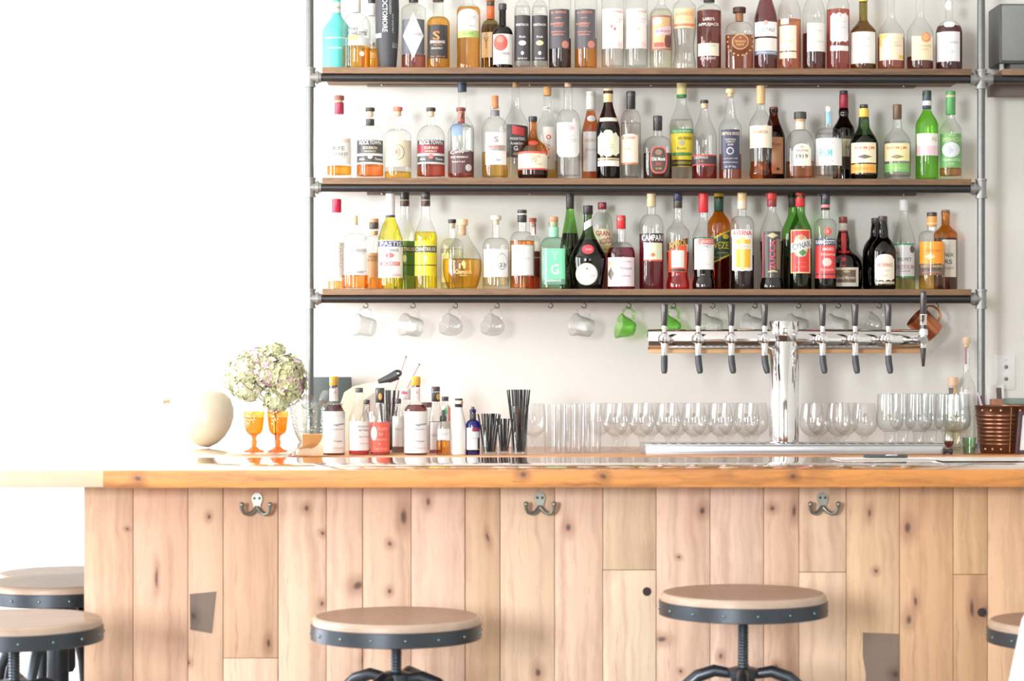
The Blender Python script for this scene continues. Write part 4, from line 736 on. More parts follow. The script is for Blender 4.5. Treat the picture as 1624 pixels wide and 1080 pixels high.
b(2, 'b', 1140, 36, 'amber gentian bottle with a yellow cap and a slanted dark green label lettered in yellow', ytop=307, ysh=356, ynk=333, wn=14, sty='s', g='amber', caps=[(307, 313, 15.5, (240, 206, 70)), (312.5, 335, 15, (44, 92, 72), 'neck_label')], liq=((106, 52, 46), 380),
  labels=[(1124, 1157, 373, 414, (230, 200, 60), 'slant', [], 0, None, None, 8), (1124, 1157, 376, 411, (44, 88, 66), 'slant', [('AVEZE', 1140, 390, 11, (246, 220, 70), 31), ('gentiane', 1146, 402, 4, (214, 190, 120), 18), ('liqueur', 1143, 409, 2.5, (214, 190, 120), 20)], 1, None, None, 8), (1146, 1156, 372, 380, (240, 196, 70), 'ellipse', [], 2)])
b(2, 'f', 1177, 38, 'flat-shouldered clear bottle of dark amaro with a white label and two yellow columns', ytop=306, ysh=356, ynk=343, wn=13.5, sty='f', caps=[(306, 319, 15, (238, 206, 150)), (318, 332, 15.4, (236, 218, 196), 'neck_label')], liq=((62, 48, 50), 405), base=1,
  labels=[(1161, 1193, 365, 431, (250, 248, 244), 'ornate', [], 0, None, None, 2), (1167, 1190, 381, 388, (248, 196, 64), V, [], 1), (1167, 1190, 396, 425, (248, 192, 56), V, [], 1), (1175, 1181, 378, 428, (248, 216, 120), V, [], 1), (1160, 1193, 365, 376, (250, 246, 244), V, [('AVERNA', 1177, 370.5, 7.5, (222, 62, 66), 30)], 2), (1162, 1192, 388, 396, (248, 240, 226), V, [('AMARO', 1177, 392, 4, (220, 190, 150), 22)], 2)])
b(2, 'f', 1224, 39, 'tapered clear bottle of dark rhubarb bitter with red letters running up a black label', ytop=306, prof=[(457, 38), (452, 38), (440, 33), (425, 34), (385, 38), (368, 37), (356, 30), (344, 20), (336, 14), (326, 13.5)], caps=[(306, 317, 15.5, (222, 60, 56)), (317, 328, 15, (150, 60, 56), 'cap_band')], liq=((52, 46, 50), 383), base=1,
  labels=[(1209, 1238, 368, 441, (70, 64, 62), V, [('ZUCCA', 1225, 405, 8.5, (236, 90, 110), 46, -90)]), (1216, 1234, 370, 379, (206, 190, 150), 'diamond', [], 1), (1217, 1234, 429, 438, (206, 190, 140), 'ellipse', [], 1), (1231, 1237, 380, 428, (128, 110, 84), V, [], 1), (1209, 1211, 368, 441, (226, 110, 120), V, [], 1)])
b(2, 'b', 1257, 36, 'green bottle with a black cap mostly hidden behind the red artichoke label', ytop=306, ysh=372, ynk=336, wn=14, sty='s', g='green', caps=[(306, 328, 14.5, (60, 52, 54))], liq=((44, 42, 40), 380))
b(2, 'f', 1269, 36, 'green bottle with a red cap and a red label framed in cream', ytop=306, ysh=368, ynk=334, wn=14, sty='s', g='green', caps=[(306, 328, 15, (226, 56, 62))], liq=((52, 48, 46), 364), base=1,
  labels=[(1254, 1285, 365, 434, (240, 200, 140), V), (1256, 1283, 367, 432, (226, 58, 56), V, [('AMARO', 1270, 424, 3.5, (236, 130, 100), 18), ('liquore', 1270, 417, 3, (236, 120, 100), 16)], 1), (1259, 1281, 374, 408, (206, 210, 180), 'oval', [], 2), (1263, 1278, 372, 382, (204, 150, 110), 'diamond', [], 3), (1266, 1280, 396, 407, (90, 140, 80), 'diamond', [], 3), (1254, 1286, 383, 398, (230, 236, 232), 'slant', [('CYNAR', 1271, 390, 10, (120, 110, 112), 29, 12)], 3, None, None, 4)])
b(2, 'f', 1309, 35, 'clear straight bottle with a red label under a navy name band and red disc above', ytop=307, ysh=357, ynk=347, wn=13.5, sty='f', caps=[(307, 333, 14.5, (52, 54, 64)), (324.5, 330, 15, (240, 150, 150), 'cap_band')], liq=((58, 50, 54), 436), base=1,
  labels=[(1293, 1325, 390, 442, (232, 72, 68), V, [('AMARO', 1313, 396, 5, (250, 226, 220), 18), ('felsina', 1313, 404, 4, (250, 214, 208), 22), ('Ramazzotti', 1312, 428, 4, (250, 200, 196), 20)]), (1304, 1319, 410, 423, (246, 206, 200), 'ellipse', [], 1), (1293, 1325, 434, 437, (130, 60, 64), V, [], 1), (1293, 1325, 379.5, 390, (70, 84, 110), V, [('RAMAZZOTTI', 1309, 384.7, 6.5, (250, 250, 250), 30)], 1), (1307, 1319, 362, 374, (236, 100, 88), 'ellipse', [('R', 1313, 368, 5, (250, 210, 200))], 0, 'printed_disc')])
b(2, 'b', 1337, 60, 'squat dark liqueur bottle with a red ribbon, cream label and brown panel', ytop=344, prof=[(457, 58), (450, 60), (424, 60), (414, 55), (405, 42), (399, 27), (392, 20), (382, 20.5), (374, 17.5), (366, 14.5), (352, 13)], g='dkbrown', p=2.6, depth=.75, caps=[(344, 354, 13.5, (150, 64, 62)), (354, 369, 14.5, (214, 204, 200), 'neck_band'), (365, 367.5, 15, (196, 90, 80), 'neck_rule')], liq=((56, 34, 36), 405), seg=32,
  labels=[(1334, 1342, 370, 424, (214, 52, 62), 'taper', [], 0, 'ribbon'), (1330, 1347, 398, 402, (206, 50, 62), V, [], 1, 'ribbon_bow'), (1318, 1361, 425, 455, (248, 242, 226), V), (1322, 1357, 429, 449, (126, 102, 80), V, [('Grand Marnier', 1341, 441, 5.5, (244, 232, 214), 31)], 1), (1336, 1349, 429, 434, (226, 190, 130), 'diamond', [], 2)])
for cx_, row, yo, dd in ((1389, 'b', 3, 'black cherry-liqueur bottle hidden behind its twin'), (1400, 'f', 0, 'black cherry-liqueur bottle with an arched cream label')):
    b(2, row, cx_, 41, dd, ytop=343 + yo, prof=[(457, 39), (453, 41), (400, 41), (391, 37), (383, 28), (378, 20), (372, 17), (364, 16), (356, 13.5), (350 + yo, 13)], g='black', caps=[(343 + yo, 352 + yo, 14.5, (74, 62, 66))], liq=((34, 26, 28), 385),
      labels=[(1388, 1418, 405, 447, (248, 240, 222), 'ornate', [('HEERING', 1403, 421, 5.5, (206, 110, 104), 24), ('cherry liqueur', 1403, 430, 2.5, (190, 180, 170), 18), ('1818', 1403, 438, 3, (210, 190, 180), 8)], 0, None, None, 5), (1391, 1416, 404, 412, (248, 240, 222), 'arch', [], 1, None, None, 5), (1390, 1418, 447, 451, (200, 190, 160), V, [], 0)] if row == 'f' else [])
b(2, 6.955, 1433.5, 36, 'white-capped clear bottle of pale liqueur with a white label between green bands', ytop=317, ysh=388, ynk=335, wn=13, sty='s', caps=[(317, 334.5, 14.5, (246, 246, 246))], liq=((214, 208, 150), 436), base=2,
  labels=[(1417, 1450, 387, 441, (244, 242, 240), V, [('VELVET', 1434, 412, 5, (90, 92, 92), 23), ('FALERNUM', 1435, 424, 7, (196, 150, 160), 28), ('LIQUEUR', 1435, 431, 3, (120, 120, 120), 17)]), (1417, 1450, 387, 389.5, (60, 170, 116), V, [], 1), (1417, 1450, 438.5, 441, (60, 170, 116), V, [], 1), (1443, 1450, 390, 402, (110, 100, 100), 'ellipse', [], 1), (1418, 1424, 398, 404, (220, 160, 90), 'diamond', [], 1)])
b(2, 'f', 1478, 41, 'clear fluted bottle with a broad orange label above a dark band', ytop=337, ysh=374, ynk=366, wn=14, sty='f', yglass=358, caps=[(337, 343.5, 16, (64, 60, 58)), (343, 359, 16, (246, 160, 84), 'neck_band'), (353, 356, 16.4, (250, 206, 150), 'band_rule')], liq=((214, 168, 92), 421), base=2,
  labels=[(1459, 1497, 384, 419, (252, 160, 42), V, [('Rothman', 1480, 398, 4.5, (226, 110, 40), 22)]), (1466, 1484, 403, 413, (250, 206, 160), 'diamond', [], 1), (1459, 1497, 420, 437, (112, 96, 84), V, [('ORCHARD', 1478, 423, 4, (226, 190, 130), 34), ('LIQUEUR', 1478, 428, 4, (70, 62, 58), 30), ('peach', 1478, 433, 3, (226, 120, 80), 30)])])
b(2, 'b', 1499.5, 37, 'amber-glass bottle with a tall pale grey label at the right end of the lowest shelf', ytop=333, ysh=372, ynk=356, wn=13, sty='s', g='amber', caps=[(333, 337, 13.5, (150, 140, 90))], liq=((80, 56, 50), 378),
  labels=[(1494, 1516, 381, 440, (232, 228, 214), V, [('NUX', 1505, 405, 6, (90, 86, 84), 14), ('R5', 1504, 416, 7, (110, 106, 104), 12), ('amaro', 1505, 426, 4, (180, 150, 150), 14)])])

# ---- bitters and syrups on the back bar -----------------------------------------------------------------------------
GB = 'bitters bottles at the left of the back bar'
def bt(Y, cx, w, desc, **k):
    return Bottle(cx, w, Y, Z_BB + .0003, desc, GB, name='bitters_bottle', **k)
Y1, Y2, Y3 = 6.46, 6.57, 6.68
def ang(cx, w, sc, desc):
    bt(Y1, cx, w, desc, ytop=598, ysh=654 if sc else 650, ynk=634, wn=14, sty='l' if sc else 's', g='clear', liq=((110, 58, 56), 642), caps=[(597, 611, 14.5, (246, 186, 70)), (611, 614, 13, (120, 70, 60), 'cap_ring')], base=1,
       labels=[(cx - 6.8, cx + 6.8, 616, 636, (248, 232, 228), V, [('A', cx + 2, 622, 4, (226, 120, 130))], 0, 'neck_label'), (cx - w / 2 + .6, cx + w / 2 - .6, 652, 718, (248, 246, 246), 'rect', [('Angostura', cx + 8, 673, 5, (110, 110, 116), 17, 8), ('aromatic bitters', cx + 6, 680, 2.5, (170, 170, 176), 18), ('Trinidad', cx + 6, 699, 3, (150, 150, 156), 14), ('44.7% alc/vol', cx + 6, 710, 2, (190, 170, 176), 18)], 0, None, None, 2.5)])
ang(529.5, 36, True, 'bitters bottle with an orange-yellow cap and oversized white paper label, leftmost of the bitters')
ang(659.5, 37, False, 'broad orange-capped bitters bottle with a white wrap-around label, mid row')
bt(Y1, 569.5, 33, 'clear bitters bottle with a white label and grey screw cap', ytop=615, ysh=668, ynk=632, wn=11, sty='s', caps=[(615, 622.5, 12.5, (88, 86, 90))], liq=((186, 70, 86), 712), base=1,
   labels=[(554, 585.5, 668, 714, (248, 248, 249), V, [("PEYCHAUD'S", 576, 676, 3, (150, 130, 140), 17), ('BITTERS', 577, 682, 3, (150, 120, 130), 16), ('New Orleans', 577, 692, 3, (190, 150, 160), 16), ('aperitif', 577, 703, 2.5, (200, 150, 150), 14)])])
bt(Y1, 602.5, 32, 'bitters bottle with a coral-red label and dark neck band', ytop=615, ysh=666, ynk=640, wn=14, sty='s', caps=[(615, 624, 14.5, (84, 80, 80)), (624, 639, 14.2, (64, 56, 54), 'neck_label')], liq=((196, 90, 90), 714), base=1,
   labels=[(587.5, 618, 669, 716, (238, 100, 84), V, [('SCRAPPYS', 607, 680, 5, (250, 180, 160), 16), ('N', 604, 688, 5, (250, 200, 180), 5), ('bitters', 604, 696, 4, (250, 180, 160), 18), ('A', 602, 703, 4, (250, 190, 170), 4), ('5 oz 150 ml', 603, 711, 3, (250, 190, 170), 20)]), (588, 598, 676, 698, (246, 232, 226), 'ellipse', [], 1), (600, 606, 623, 634, (226, 170, 90), 'ellipse', [], 0, 'neck_medallion')])
bt(Y2, 631, 20, 'small bottle with a dark cap and pale label behind the coral-red bitters', ytop=632, ysh=665, ynk=645, wn=9, sty='s', caps=[(632, 640, 10, (96, 84, 84))], liq=((110, 84, 80), 708), base=1,
   labels=[(622.5, 640, 660, 708, (238, 236, 230), V, [('bitters', 632, 680, 3, (190, 186, 180), 12)])])
bt(Y2, 581.5, 22, 'small dark-capped bottle with a red tag between two front bitters bottles', ytop=634, ysh=666, ynk=648, wn=9, sty='s', caps=[(634, 641, 10, (70, 64, 64))], liq=((150, 90, 90), 690),
   labels=[(585, 590, 638, 652, (226, 120, 120), V, [], 0, 'red_tag'), (572, 592, 670, 712, (244, 240, 238), V)])
bt(Y3, 643, 22, 'clear jar-like bottle with red print behind the broad bitters bottle', ytop=616, ysh=660, ynk=641, wn=15, caps=[(616, 634, 16, (244, 242, 242), 'wrapped_top')], liq=((236, 236, 232), 665),
   labels=[(636, 642, 619, 627, (226, 100, 120), 'slant', [], 0, 'red_print'), (642, 646, 622, 630, (226, 110, 120), 'slant', [], 0, 'red_print')])
bt(Y2, 691, 21, 'slim clear bitters bottle with a black neck label and a thin-ruled white label', ytop=613, ysh=662, ynk=638, wn=13, sty='s', caps=[(613, 621, 13.5, (86, 78, 78)), (622, 637, 13.2, (66, 58, 56), 'neck_label')], liq=((150, 66, 80), 706), base=1,
   labels=[(681, 700, 668, 714, (70, 70, 74), V), (682, 699, 669, 713, (246, 244, 244), V, [('ORANGE', 690, 690, 3, (200, 180, 186), 12)], 1), (692, 698, 624, 634, (206, 160, 90), 'ellipse', [], 0, 'neck_medallion')])
bt(Y3, 677, 20, 'brown-capped bottle peeping out between the broad bitters bottle and the slim one', ytop=638, ysh=672, ynk=650, wn=15, caps=[(638, 646, 16, (116, 84, 82))], liq=((170, 110, 110), 690), labels=[(669, 686, 674, 712, (244, 238, 238), V)])
bt(Y1, 703, 23, 'small dropper bottle of amber tincture', ytop=651, ysh=678, ynk=668, wn=9, caps=[(660, 668, 11, (70, 66, 68), 'dropper_collar'), (650, 661, 5.5, (84, 80, 82), 'dropper_bulb', 7)], liq=((206, 140, 60), 699), base=1, cat='dropper bottle',
   labels=[(694, 713, 680, 697, (236, 236, 236), V, [('tincture', 703, 688, 3, (190, 190, 190), 12)])])
bt(Y3, 706, 18, 'narrow dark-capped bottle with a green and pink label behind the bitters', ytop=629, ysh=652, ynk=642, wn=10, caps=[(629, 636, 11, (84, 80, 80))], liq=((226, 226, 214), 660),
   labels=[(698, 714, 643, 690, (240, 238, 232), V), (703, 710, 645, 662, (90, 190, 120), 'diamond', [], 1), (711, 714, 646, 668, (236, 140, 140), V, [], 1)])
bt(Y1, 727.5, 24, 'bitters bottle wrapped in plain white paper with a black cap', ytop=632, ysh=676, ynk=646, wn=12, sty='s', opaque=paint((244, 242, 240), .6), caps=[(632, 646, 12.5, (62, 58, 60))],
   labels=[(731, 736, 636, 642, (226, 140, 90), 'ellipse', [], 0, 'cap_sticker')])
bt(Y1, 750, 22, 'cobalt-blue dropper bottle with a pale grey label', ytop=646, ysh=675, ynk=666, wn=9, g='blue', caps=[(656, 667, 10, (66, 64, 68), 'dropper_collar'), (645, 657, 5, (84, 82, 84), 'dropper_bulb', 7)], liq=((40, 50, 110), 700), cat='dropper bottle',
   labels=[(740, 760, 678, 713, (236, 240, 244), V, [('bitters', 750, 694, 3, (190, 190, 196), 12)]), (749, 760, 678, 684, (160, 52, 84), V, [], 1), (757.5, 760, 694, 712, (70, 70, 76), V, [], 1)])
# two bottles at the right end of the back bar
Bottle(1511.5, 26, 7.005, Z_BB + .0003, 'cork-topped bottle with a dark label behind the stemmed goblets', 'spare bottles at the right of the back bar', ytop=598, ysh=650, ynk=634, wn=13, yglass=612, caps=[(598, 612, 16, (236, 200, 166), 'stopper'), (611, 617, 12, CK2, 'cork')], liq=((200, 190, 150), 660),
       labels=[(1504.5, 1512, 615, 632, (96, 98, 100), V, [], 0, 'neck_label'), (1512, 1518, 615, 632, (236, 208, 150), V, [], 0, 'neck_label')])
Bottle(1532.5, 28, 6.93, Z_BB + .0003, 'empty clear bottle with a long thin neck and cork beside the right upright pipe', 'spare bottles at the right of the back bar', ytop=535, prof=[(714, 26), (705, 28), (625, 28), (612, 26), (602, 18), (594, 11), (580, 9.5), (548, 9)], caps=[(535, 545, 13, (240, 210, 180), 'stopper'), (545, 552, 8, CK2, 'cork')],
       labels=[(1530, 1533.5, 550, 578, (150, 90, 110), V, [], 0, 'neck_strip'), (1522, 1544, 622, 660, (244, 244, 244), V)])
# ------------------------------------------------------------------ double coat hooks under the bar top
hookm = paint((156, 158, 150), .38, .85, .1, 120)
def coat_hook(px, py, desc):
    X, Z, m = P(px, py, Y_PLANK)
    r = empty('coat_hook', (X, Y_PLANK - .0025, Z)); tag(r, desc, 'hook', 'double coat hooks on the bar front')
    pl = []
    for a in range(0, 360, 15):
        c_, s_ = cos(radians(a)), sin(radians(a))
        pl.append((.0125 * c_ * (1 - .25 * (s_ < 0)), .011 + .0145 * s_) if s_ > -.2 else (.0085 * c_, .002 + .020 * s_))
    G().prism(pl, -.005, 0).build('back_plate', hookm, r)
    for sx in (-1, 1):
        pts = [(0, -.004, -.008), (sx * .010, -.010, -.019), (sx * .019, -.017, -.023), (sx * .027, -.022, -.020), (sx * .0315, -.026, -.011), (sx * .032, -.028, -.003)]
        G().tube(pts, [.0058, .0048, .0042, .004, .0042, .005], 10).sphere((sx * .032, -.028, .000), .0062, 10, 6).build('prong', hookm, r)
        G().lathe([(-.0062, .0025), (-.005, .0032), (-.002, .0032)], 10, o=(sx * .0058, 0, .013), axis='y').build('screw', paint((70, 66, 62), .4, .6), r)
coat_hook(408, 799, 'iron double coat hook under the bar top above the left stool'); coat_hook(856, 798, 'iron double coat hook on the boards between the two front stools'); coat_hook(1304, 798, 'iron double coat hook on the boards right of the tall front stool')

# ------------------------------------------------------------------ stools
steel = paint((78, 84, 92), .34, .75, .1, 60)
def stool_parts(r, zs, rad=.178):
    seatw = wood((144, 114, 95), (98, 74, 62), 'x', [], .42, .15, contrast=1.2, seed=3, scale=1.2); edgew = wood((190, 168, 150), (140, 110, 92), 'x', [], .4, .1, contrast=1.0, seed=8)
    G().lathe([(zs - .042, rad - .02), (zs - .003, rad - .0095), (zs, rad - .0115), (zs, .001)], 64).build('seat', seatw, r)
    G().lathe([(zs - .042, rad - .004), (zs - .010, rad - .003), (zs - .005, rad - .004), (zs - .0015, rad - .0075), (zs - .0003, rad - .0105), (zs - .004, rad - .0112)], 64, caps=False).build('worn_lit_rim', edgew, r)  # rim wood paled for wear and for light catching the bevel
    band = G().lathe([(zs - .048, rad - .006), (zs - .046, rad), (zs - .0175, rad), (zs - .016, rad - .004)], 64, caps=False).build('seat_band', steel, r)
    for k in range(16):
        a = 2 * pi * (k + .35) / 16
        G().sphere((rad * cos(a), rad * sin(a), zs - .032), .0035, 8, 5).build('rivet', paint((120, 150, 150), .25, .9), band)
    G().lathe([(zs - .056, .055), (zs - .048, .075), (zs - .0425, .075)], 24).build('seat_plate', steel, r)
    zh = .665
    prof = []; z = .52
    while z < zs - .054:
        prof += [(z, .0100), (z + .0028, .0118), (z + .0034, .0118), (z + .0062, .0100)]; z += .0064
    G().lathe(prof, 20).build('screw_stem', steel, r)
    G().lathe([(.50, .020), (.512, .026), (zh - .02, .026), (zh - .016, .034), (zh, .034), (zh + .004, .022)], 24).build('hub', steel, r)
    for k in range(4):
        a = pi / 4 + k * pi / 2 + .35; c_, s_ = cos(a), sin(a)
        ring = [(.024, zh - .010), (.06, zh - .004), (.095, zh - .016), (.128, zh - .045), (.150, zh - .09), (.163, zh - .16), (.178, .35), (.196, .18), (.205, .06), (.207, .004)]
        G().tube([(q * c_, q * s_, z) for q, z in ring], [.011, .013, .014, .014, .0135, .013, .012, .012, .012, .013], 12).build('leg', steel, r)
    G().tube([(.186 * cos(2 * pi * k / 40), .186 * sin(2 * pi * k / 40), .26) for k in range(40)], .010, 10, closed=True).build('foot_ring', steel, r)
for px, Y, py, rz, d in ((628.5, 4.47, 976, .0, 'round wooden bar stool with a riveted steel band, nearer the left hook'), (1178.5, 4.52, 939, .3, 'round bar stool screwed up highest, right of the knot-hole board'),
                     (1701, 4.50, 984, .8, 'bar stool cut off by the right edge of the picture'), (23, 4.37, 980, .5, 'nearest bar stool at the left edge of the picture'),
                     (92, 5.20, 921, .2, 'bar stool tucked under the pale bar wing beside the boards'), (104, 5.68, 907, 1.0, 'farthest bar stool under the pale bar wing, its rim barely showing')):
    X, Z, m = P(px, py, Y)
    s_ = empty('bar_stool', (X, Y, 0), rz); tag(s_, d, 'stool', 'industrial screw stools'); stool_parts(s_, Z)
# white shell chair reaching in at the lower right corner
X, Z, m = P(1605, 1080, 3.9)
r = empty('white_chair', (X + .19, 3.9, 0)); tag(r, 'white moulded chair back entering at the lower right corner', 'chair')
wm = paint((250, 250, 250), .35)
pts = [(-.235, .44), (-.213, .60), (-.19, .733), (-.167, .841), (-.13, .90), (-.07, .92), (.07, .92), (.13, .90), (.167, .841), (.19, .733), (.213, .60), (.235, .44)]
G().prism(pts, .0, .018).build('backrest', wm, r)
G().box(-.215, .215, -.42, .01, .425, .445, .008).build('seat', wm, r)
for lx in (-.18, .18):
    for ly in (-.38, -.02): G().tube([(lx, ly, .43), (lx * 1.15, ly * 1.05 + (.03 if ly > -.1 else -.03), 0.002)], [.016, .011], 10).build('leg', paint((206, 170, 130), .5), r)

# ------------------------------------------------------------------ cups hanging from the shelf hooks
ZH = PZc[2] - rh + .007 - .003          # underside of the batten
clear = glass((252, 253, 253), .75, 1.3); cut = glass((252, 253, 253), .6, 1.4, 260.0); greeng = glass((222, 251, 204), .5, 1.3, 180.0)
def cup_mesh(kind):
    t = .0022
    if kind == 'pitcher': pr = [(0, .024), (.004, .029), (.02, .031), (.05, .033), (.058, .037), (.066, .038)]
    elif kind == 'punch': pr = [(0, .014), (.003, .018), (.012, .026), (.03, .034), (.05, .036), (.062, .035)]
    elif kind == 'mug': pr = [(0, .034), (.003, .037), (.03, .039), (.085, .041)]
    else: pr = [(0, .018), (.003, .022), (.02, .030), (.04, .036), (.052, .041), (.055, .042)]
    inner = [(z + (t if z == 0 else 0), r - t) for z, r in pr][::-1]
    return pr + [(pr[-1][0] + .001, pr[-1][1] - t / 2)] + inner
def handle_pts(kind):
    h = {'pitcher': .066, 'punch': .062, 'mug': .085, 'green': .055}[kind]; R = {'pitcher': .034, 'punch': .034, 'mug': .040, 'green': .038}[kind]
    return [(R - .002, 0, h * .85), (R + .012, 0, h * .92), (R + .024, 0, h * .75), (R + .026, 0, h * .5), (R + .018, 0, h * .28), (R - .006, 0, h * .2)]
def hang(px, kind, tilt, yaw, mat, desc, cat='cup', name='glass_cup', group='cups hanging below the lowest shelf', hr=.0035, drop=0.0):
    X = PX(px, Y_BAT); r = empty(name, (X, Y_BAT - .006, ZH - .0155 - drop)); tag(r, desc, cat, group)
    from mathutils import Matrix, Vector
    hp = handle_pts(kind); top = Vector(hp[2]) * .45 + Vector(hp[3]) * .55          # where the hook holds the handle
    M = Matrix.Rotation(yaw, 4, 'Z') @ Matrix.Rotation(-tilt, 4, 'Y')
    def tf(g):
        g.v = [tuple(M @ (Vector(q) - top)) for q in g.v]; return g
    tf(G().lathe(cup_mesh(kind), 28)).build('bowl', mat, r)
    tf(G().tube(hp, hr, 10)).build('handle', mat, r)
    return r
T = radians
hang(580, 'pitcher', T(80), T(25), cut, 'faint cut-glass cup hanging leftmost below the lowest shelf'); hang(655, 'pitcher', T(78), T(-30), cut, 'cut-glass cup hanging second from the left below the shelf')
hang(722, 'punch', T(74), T(28), clear, 'smooth clear punch cup hanging third from the left below the shelf'); hang(788, 'punch', T(74), T(28), clear, 'smooth clear punch cup hanging beside the empty hook')
hang(926, 'pitcher', T(78), T(-30), cut, 'cut-glass cup hanging left of the green cups'); hang(997, 'green', T(78), T(12), greeng, 'green glass cup hanging clear of the beer taps', hr=.004)
hang(1068, 'green', T(78), T(8), greeng, 'green glass cup hanging behind the leftmost tap handle', hr=.004); hang(1130, 'pitcher', T(78), T(-25), cut, 'cut-glass cup hanging between the second and third tap handles')
hang(1197, 'pitcher', T(78), T(-30), cut, 'cut-glass cup hanging behind the tap handle nearest the tower'); hang(1266, 'pitcher', T(78), T(-30), cut, 'cut-glass cup hanging just right of the chrome tower')
hang(1329, 'pitcher', T(78), T(-30), cut, 'cut-glass cup hanging between the first two handles right of the tower'); hang(1394, 'punch', T(60), T(5), clear, 'clear cup hanging behind the last black handle before the stout tap')
copper = paint((190, 120, 84), .3, .9, .1, 50)
hang(1484, 'mug', T(48), T(4), copper, 'copper mug hanging at the right end below the lowest shelf', 'mug', 'copper_mug', hr=.0035)

# ------------------------------------------------------------------ beer tap tower
YT = 6.56
ch = chrome()
XT, _, mT = P(1243.5, HOR, YT)
zt0 = PZ(705, YT); tw = empty('tap_tower', (XT, YT, zt0)); tag(tw, 'chrome T-shaped beer tower with eight taps', 'beer tower')
def tz(py): return PZ(py, YT, 1243) - zt0
def tx(px): return PX(px, YT) - XT
R0 = 23.5 * mT; R1 = 17 * mT; zc = tz(542)
G().lathe([(0, R0 * 1.25), (.004, R0 * 1.25), (.005, R0), (tz(546), R0), (tz(545.5), R0 * .985), (tz(544.5), R0 * .985), (tz(544), R0), (tz(514), R0), (tz(512.5), R0 * .96)], 40).build('column', ch, tw)
G().lathe([(tx(1027), R1 * .96), (tx(1028), R1), (tx(1461), R1), (tx(1462), R1 * .96)], 36, o=(0, 0, zc), axis='x').build('crossbar', ch, tw)
G().box(tx(1028), tx(1461), -.012, .012, tz(563), tz(557), .001).build('underside_strip', wood((224, 178, 128), (170, 120, 80), 'x', [], .5), tw)  # tan grained strip along the crossbar's underside
g = G(); n = 96
for k in range(n):
    x = tx(1030) + (tx(1459) - tx(1030)) * k / (n - 1); g.sphere((x, -.010, tz(556)), .0026, 6, 4)
g.build('bead_trim', chrome(), tw)
TAPS = [(1050, 1050, 0), (1103, 1104, 1), (1155, 1157, 1), (1207, 1209, 2), (1298, 1300, 1), (1349, 1351, 1), (1401, 1403, 1)]
hm = paint((58, 50, 52), .3, 0, .04, 80, 0, .4); rub = paint((58, 60, 66), .35)
YO = -.075
for (hx, sx, kind) in TAPS:
    x = tx(hx)
    f = G().lathe([(-R1 * .6 , .0145), (-R1 - .006, .0145), (-R1 - .0065, .017), (-R1 - .014, .017), (-R1 - .0145, .012), (YO + .012, .012), (YO + .006, .0155), (YO - .012, .0155), (YO - .014, .011)][::-1], 20, o=(x, 0, zc + .002), axis='y')
    f.sphere((x, YO, zc + .010), .012, 14, 8)
    f.lathe([(zc + .015, .0075), (zc + .022, .0095), (zc + .026, .0075), (tz(521), .0085), (tz(520.5), .0085)], 16, o=(x, YO, 0))
    f.lathe([(tz(568), .0085), (zc - .022, .0105), (zc - .004, .0125)], 16, o=(x, YO - .002, 0))
    fo = f.build('faucet', ch, tw)
    G().lathe([(tz(522), .0078), (tz(521), .0085), (tz(488), .0112), (tz(486.5), .0108), (tz(486), .009)], 18, o=(x, YO, 0)).build('tap_handle', hm, fo)
    dx = {0: -.001, 1: .004, 2: .006}[kind]
    G().tube([(x, YO - .002, tz(567)), (x + dx * .3, YO - .004, tz(578)), (x + dx, YO - .010, tz(590)), (x + dx * 1.2, YO - .012, tz(594.5))], [.0098, .0104, .0098, .0072], 12).build('rubber_spout', rub, fo)
# stout tap at the right end
x = tx(1456)
f = G().lathe([(-R1 * .6, .0145), (-R1 - .01, .0145), (-R1 - .011, .017), (-R1 - .02, .017), (YO, .012), (YO - .012, .013)][::-1], 20, o=(x, 0, zc - .002), axis='y')
f.lathe([(tz(555), .0095), (tz(546), .0115), (tz(536), .011), (tz(535), .0135), (tz(526), .0135), (tz(525.5), .010), (tz(519), .010), (tz(518), .0105), (tz(505), .0105), (tz(504), .0115), (tz(502), .0115)], 20, o=(x, YO, 0))
fo = f.build('stout_faucet', ch, tw)
G().lathe([(tz(525), .0112), (tz(519), .0112)], 18, o=(x, YO, 0)).build('black_ring', hm, fo)
G().lathe([(tz(503), .008), (tz(501), .0095), (tz(470), .0095), (tz(467), .0095), (tz(466), .0085)], 18, o=(x, YO, 0)).build('tap_handle', hm, fo)
G().lathe([(tz(584), .0038), (tz(583), .0045), (tz(560), .0085), (tz(553), .009)], 16, o=(x, YO, 0)).build('long_spout', hm, fo)
# drip tray under it
XA, XB = PX(1024, 6.425), PX(1496, 6.425); ztr = PZ(705, 6.425)
hs = ztr - Z_BB
r = empty('drip_tray', (XA, 6.425, Z_BB + .0004)); tag(r, 'long brushed steel drip tray under the beer taps', 'tray')
brushed = paint((214, 216, 220), .3, .9, .05, 30)
G().box(0, XB - XA, 0, .21, 0, hs - .004, .002).build('basin', brushed, r)
G().box(-.002, XB - XA + .002, -.003, .213, hs - .004, hs, .001).build('rim', brushed, r)
tw.location.z = Z_BB + hs + .0006; 
for k in range(30): G().box(.02 + k * .03, .036 + k * .03, .012, .06, hs, hs + .0008).build('drain_slot', paint((70, 72, 74), .5), r, smooth=False)

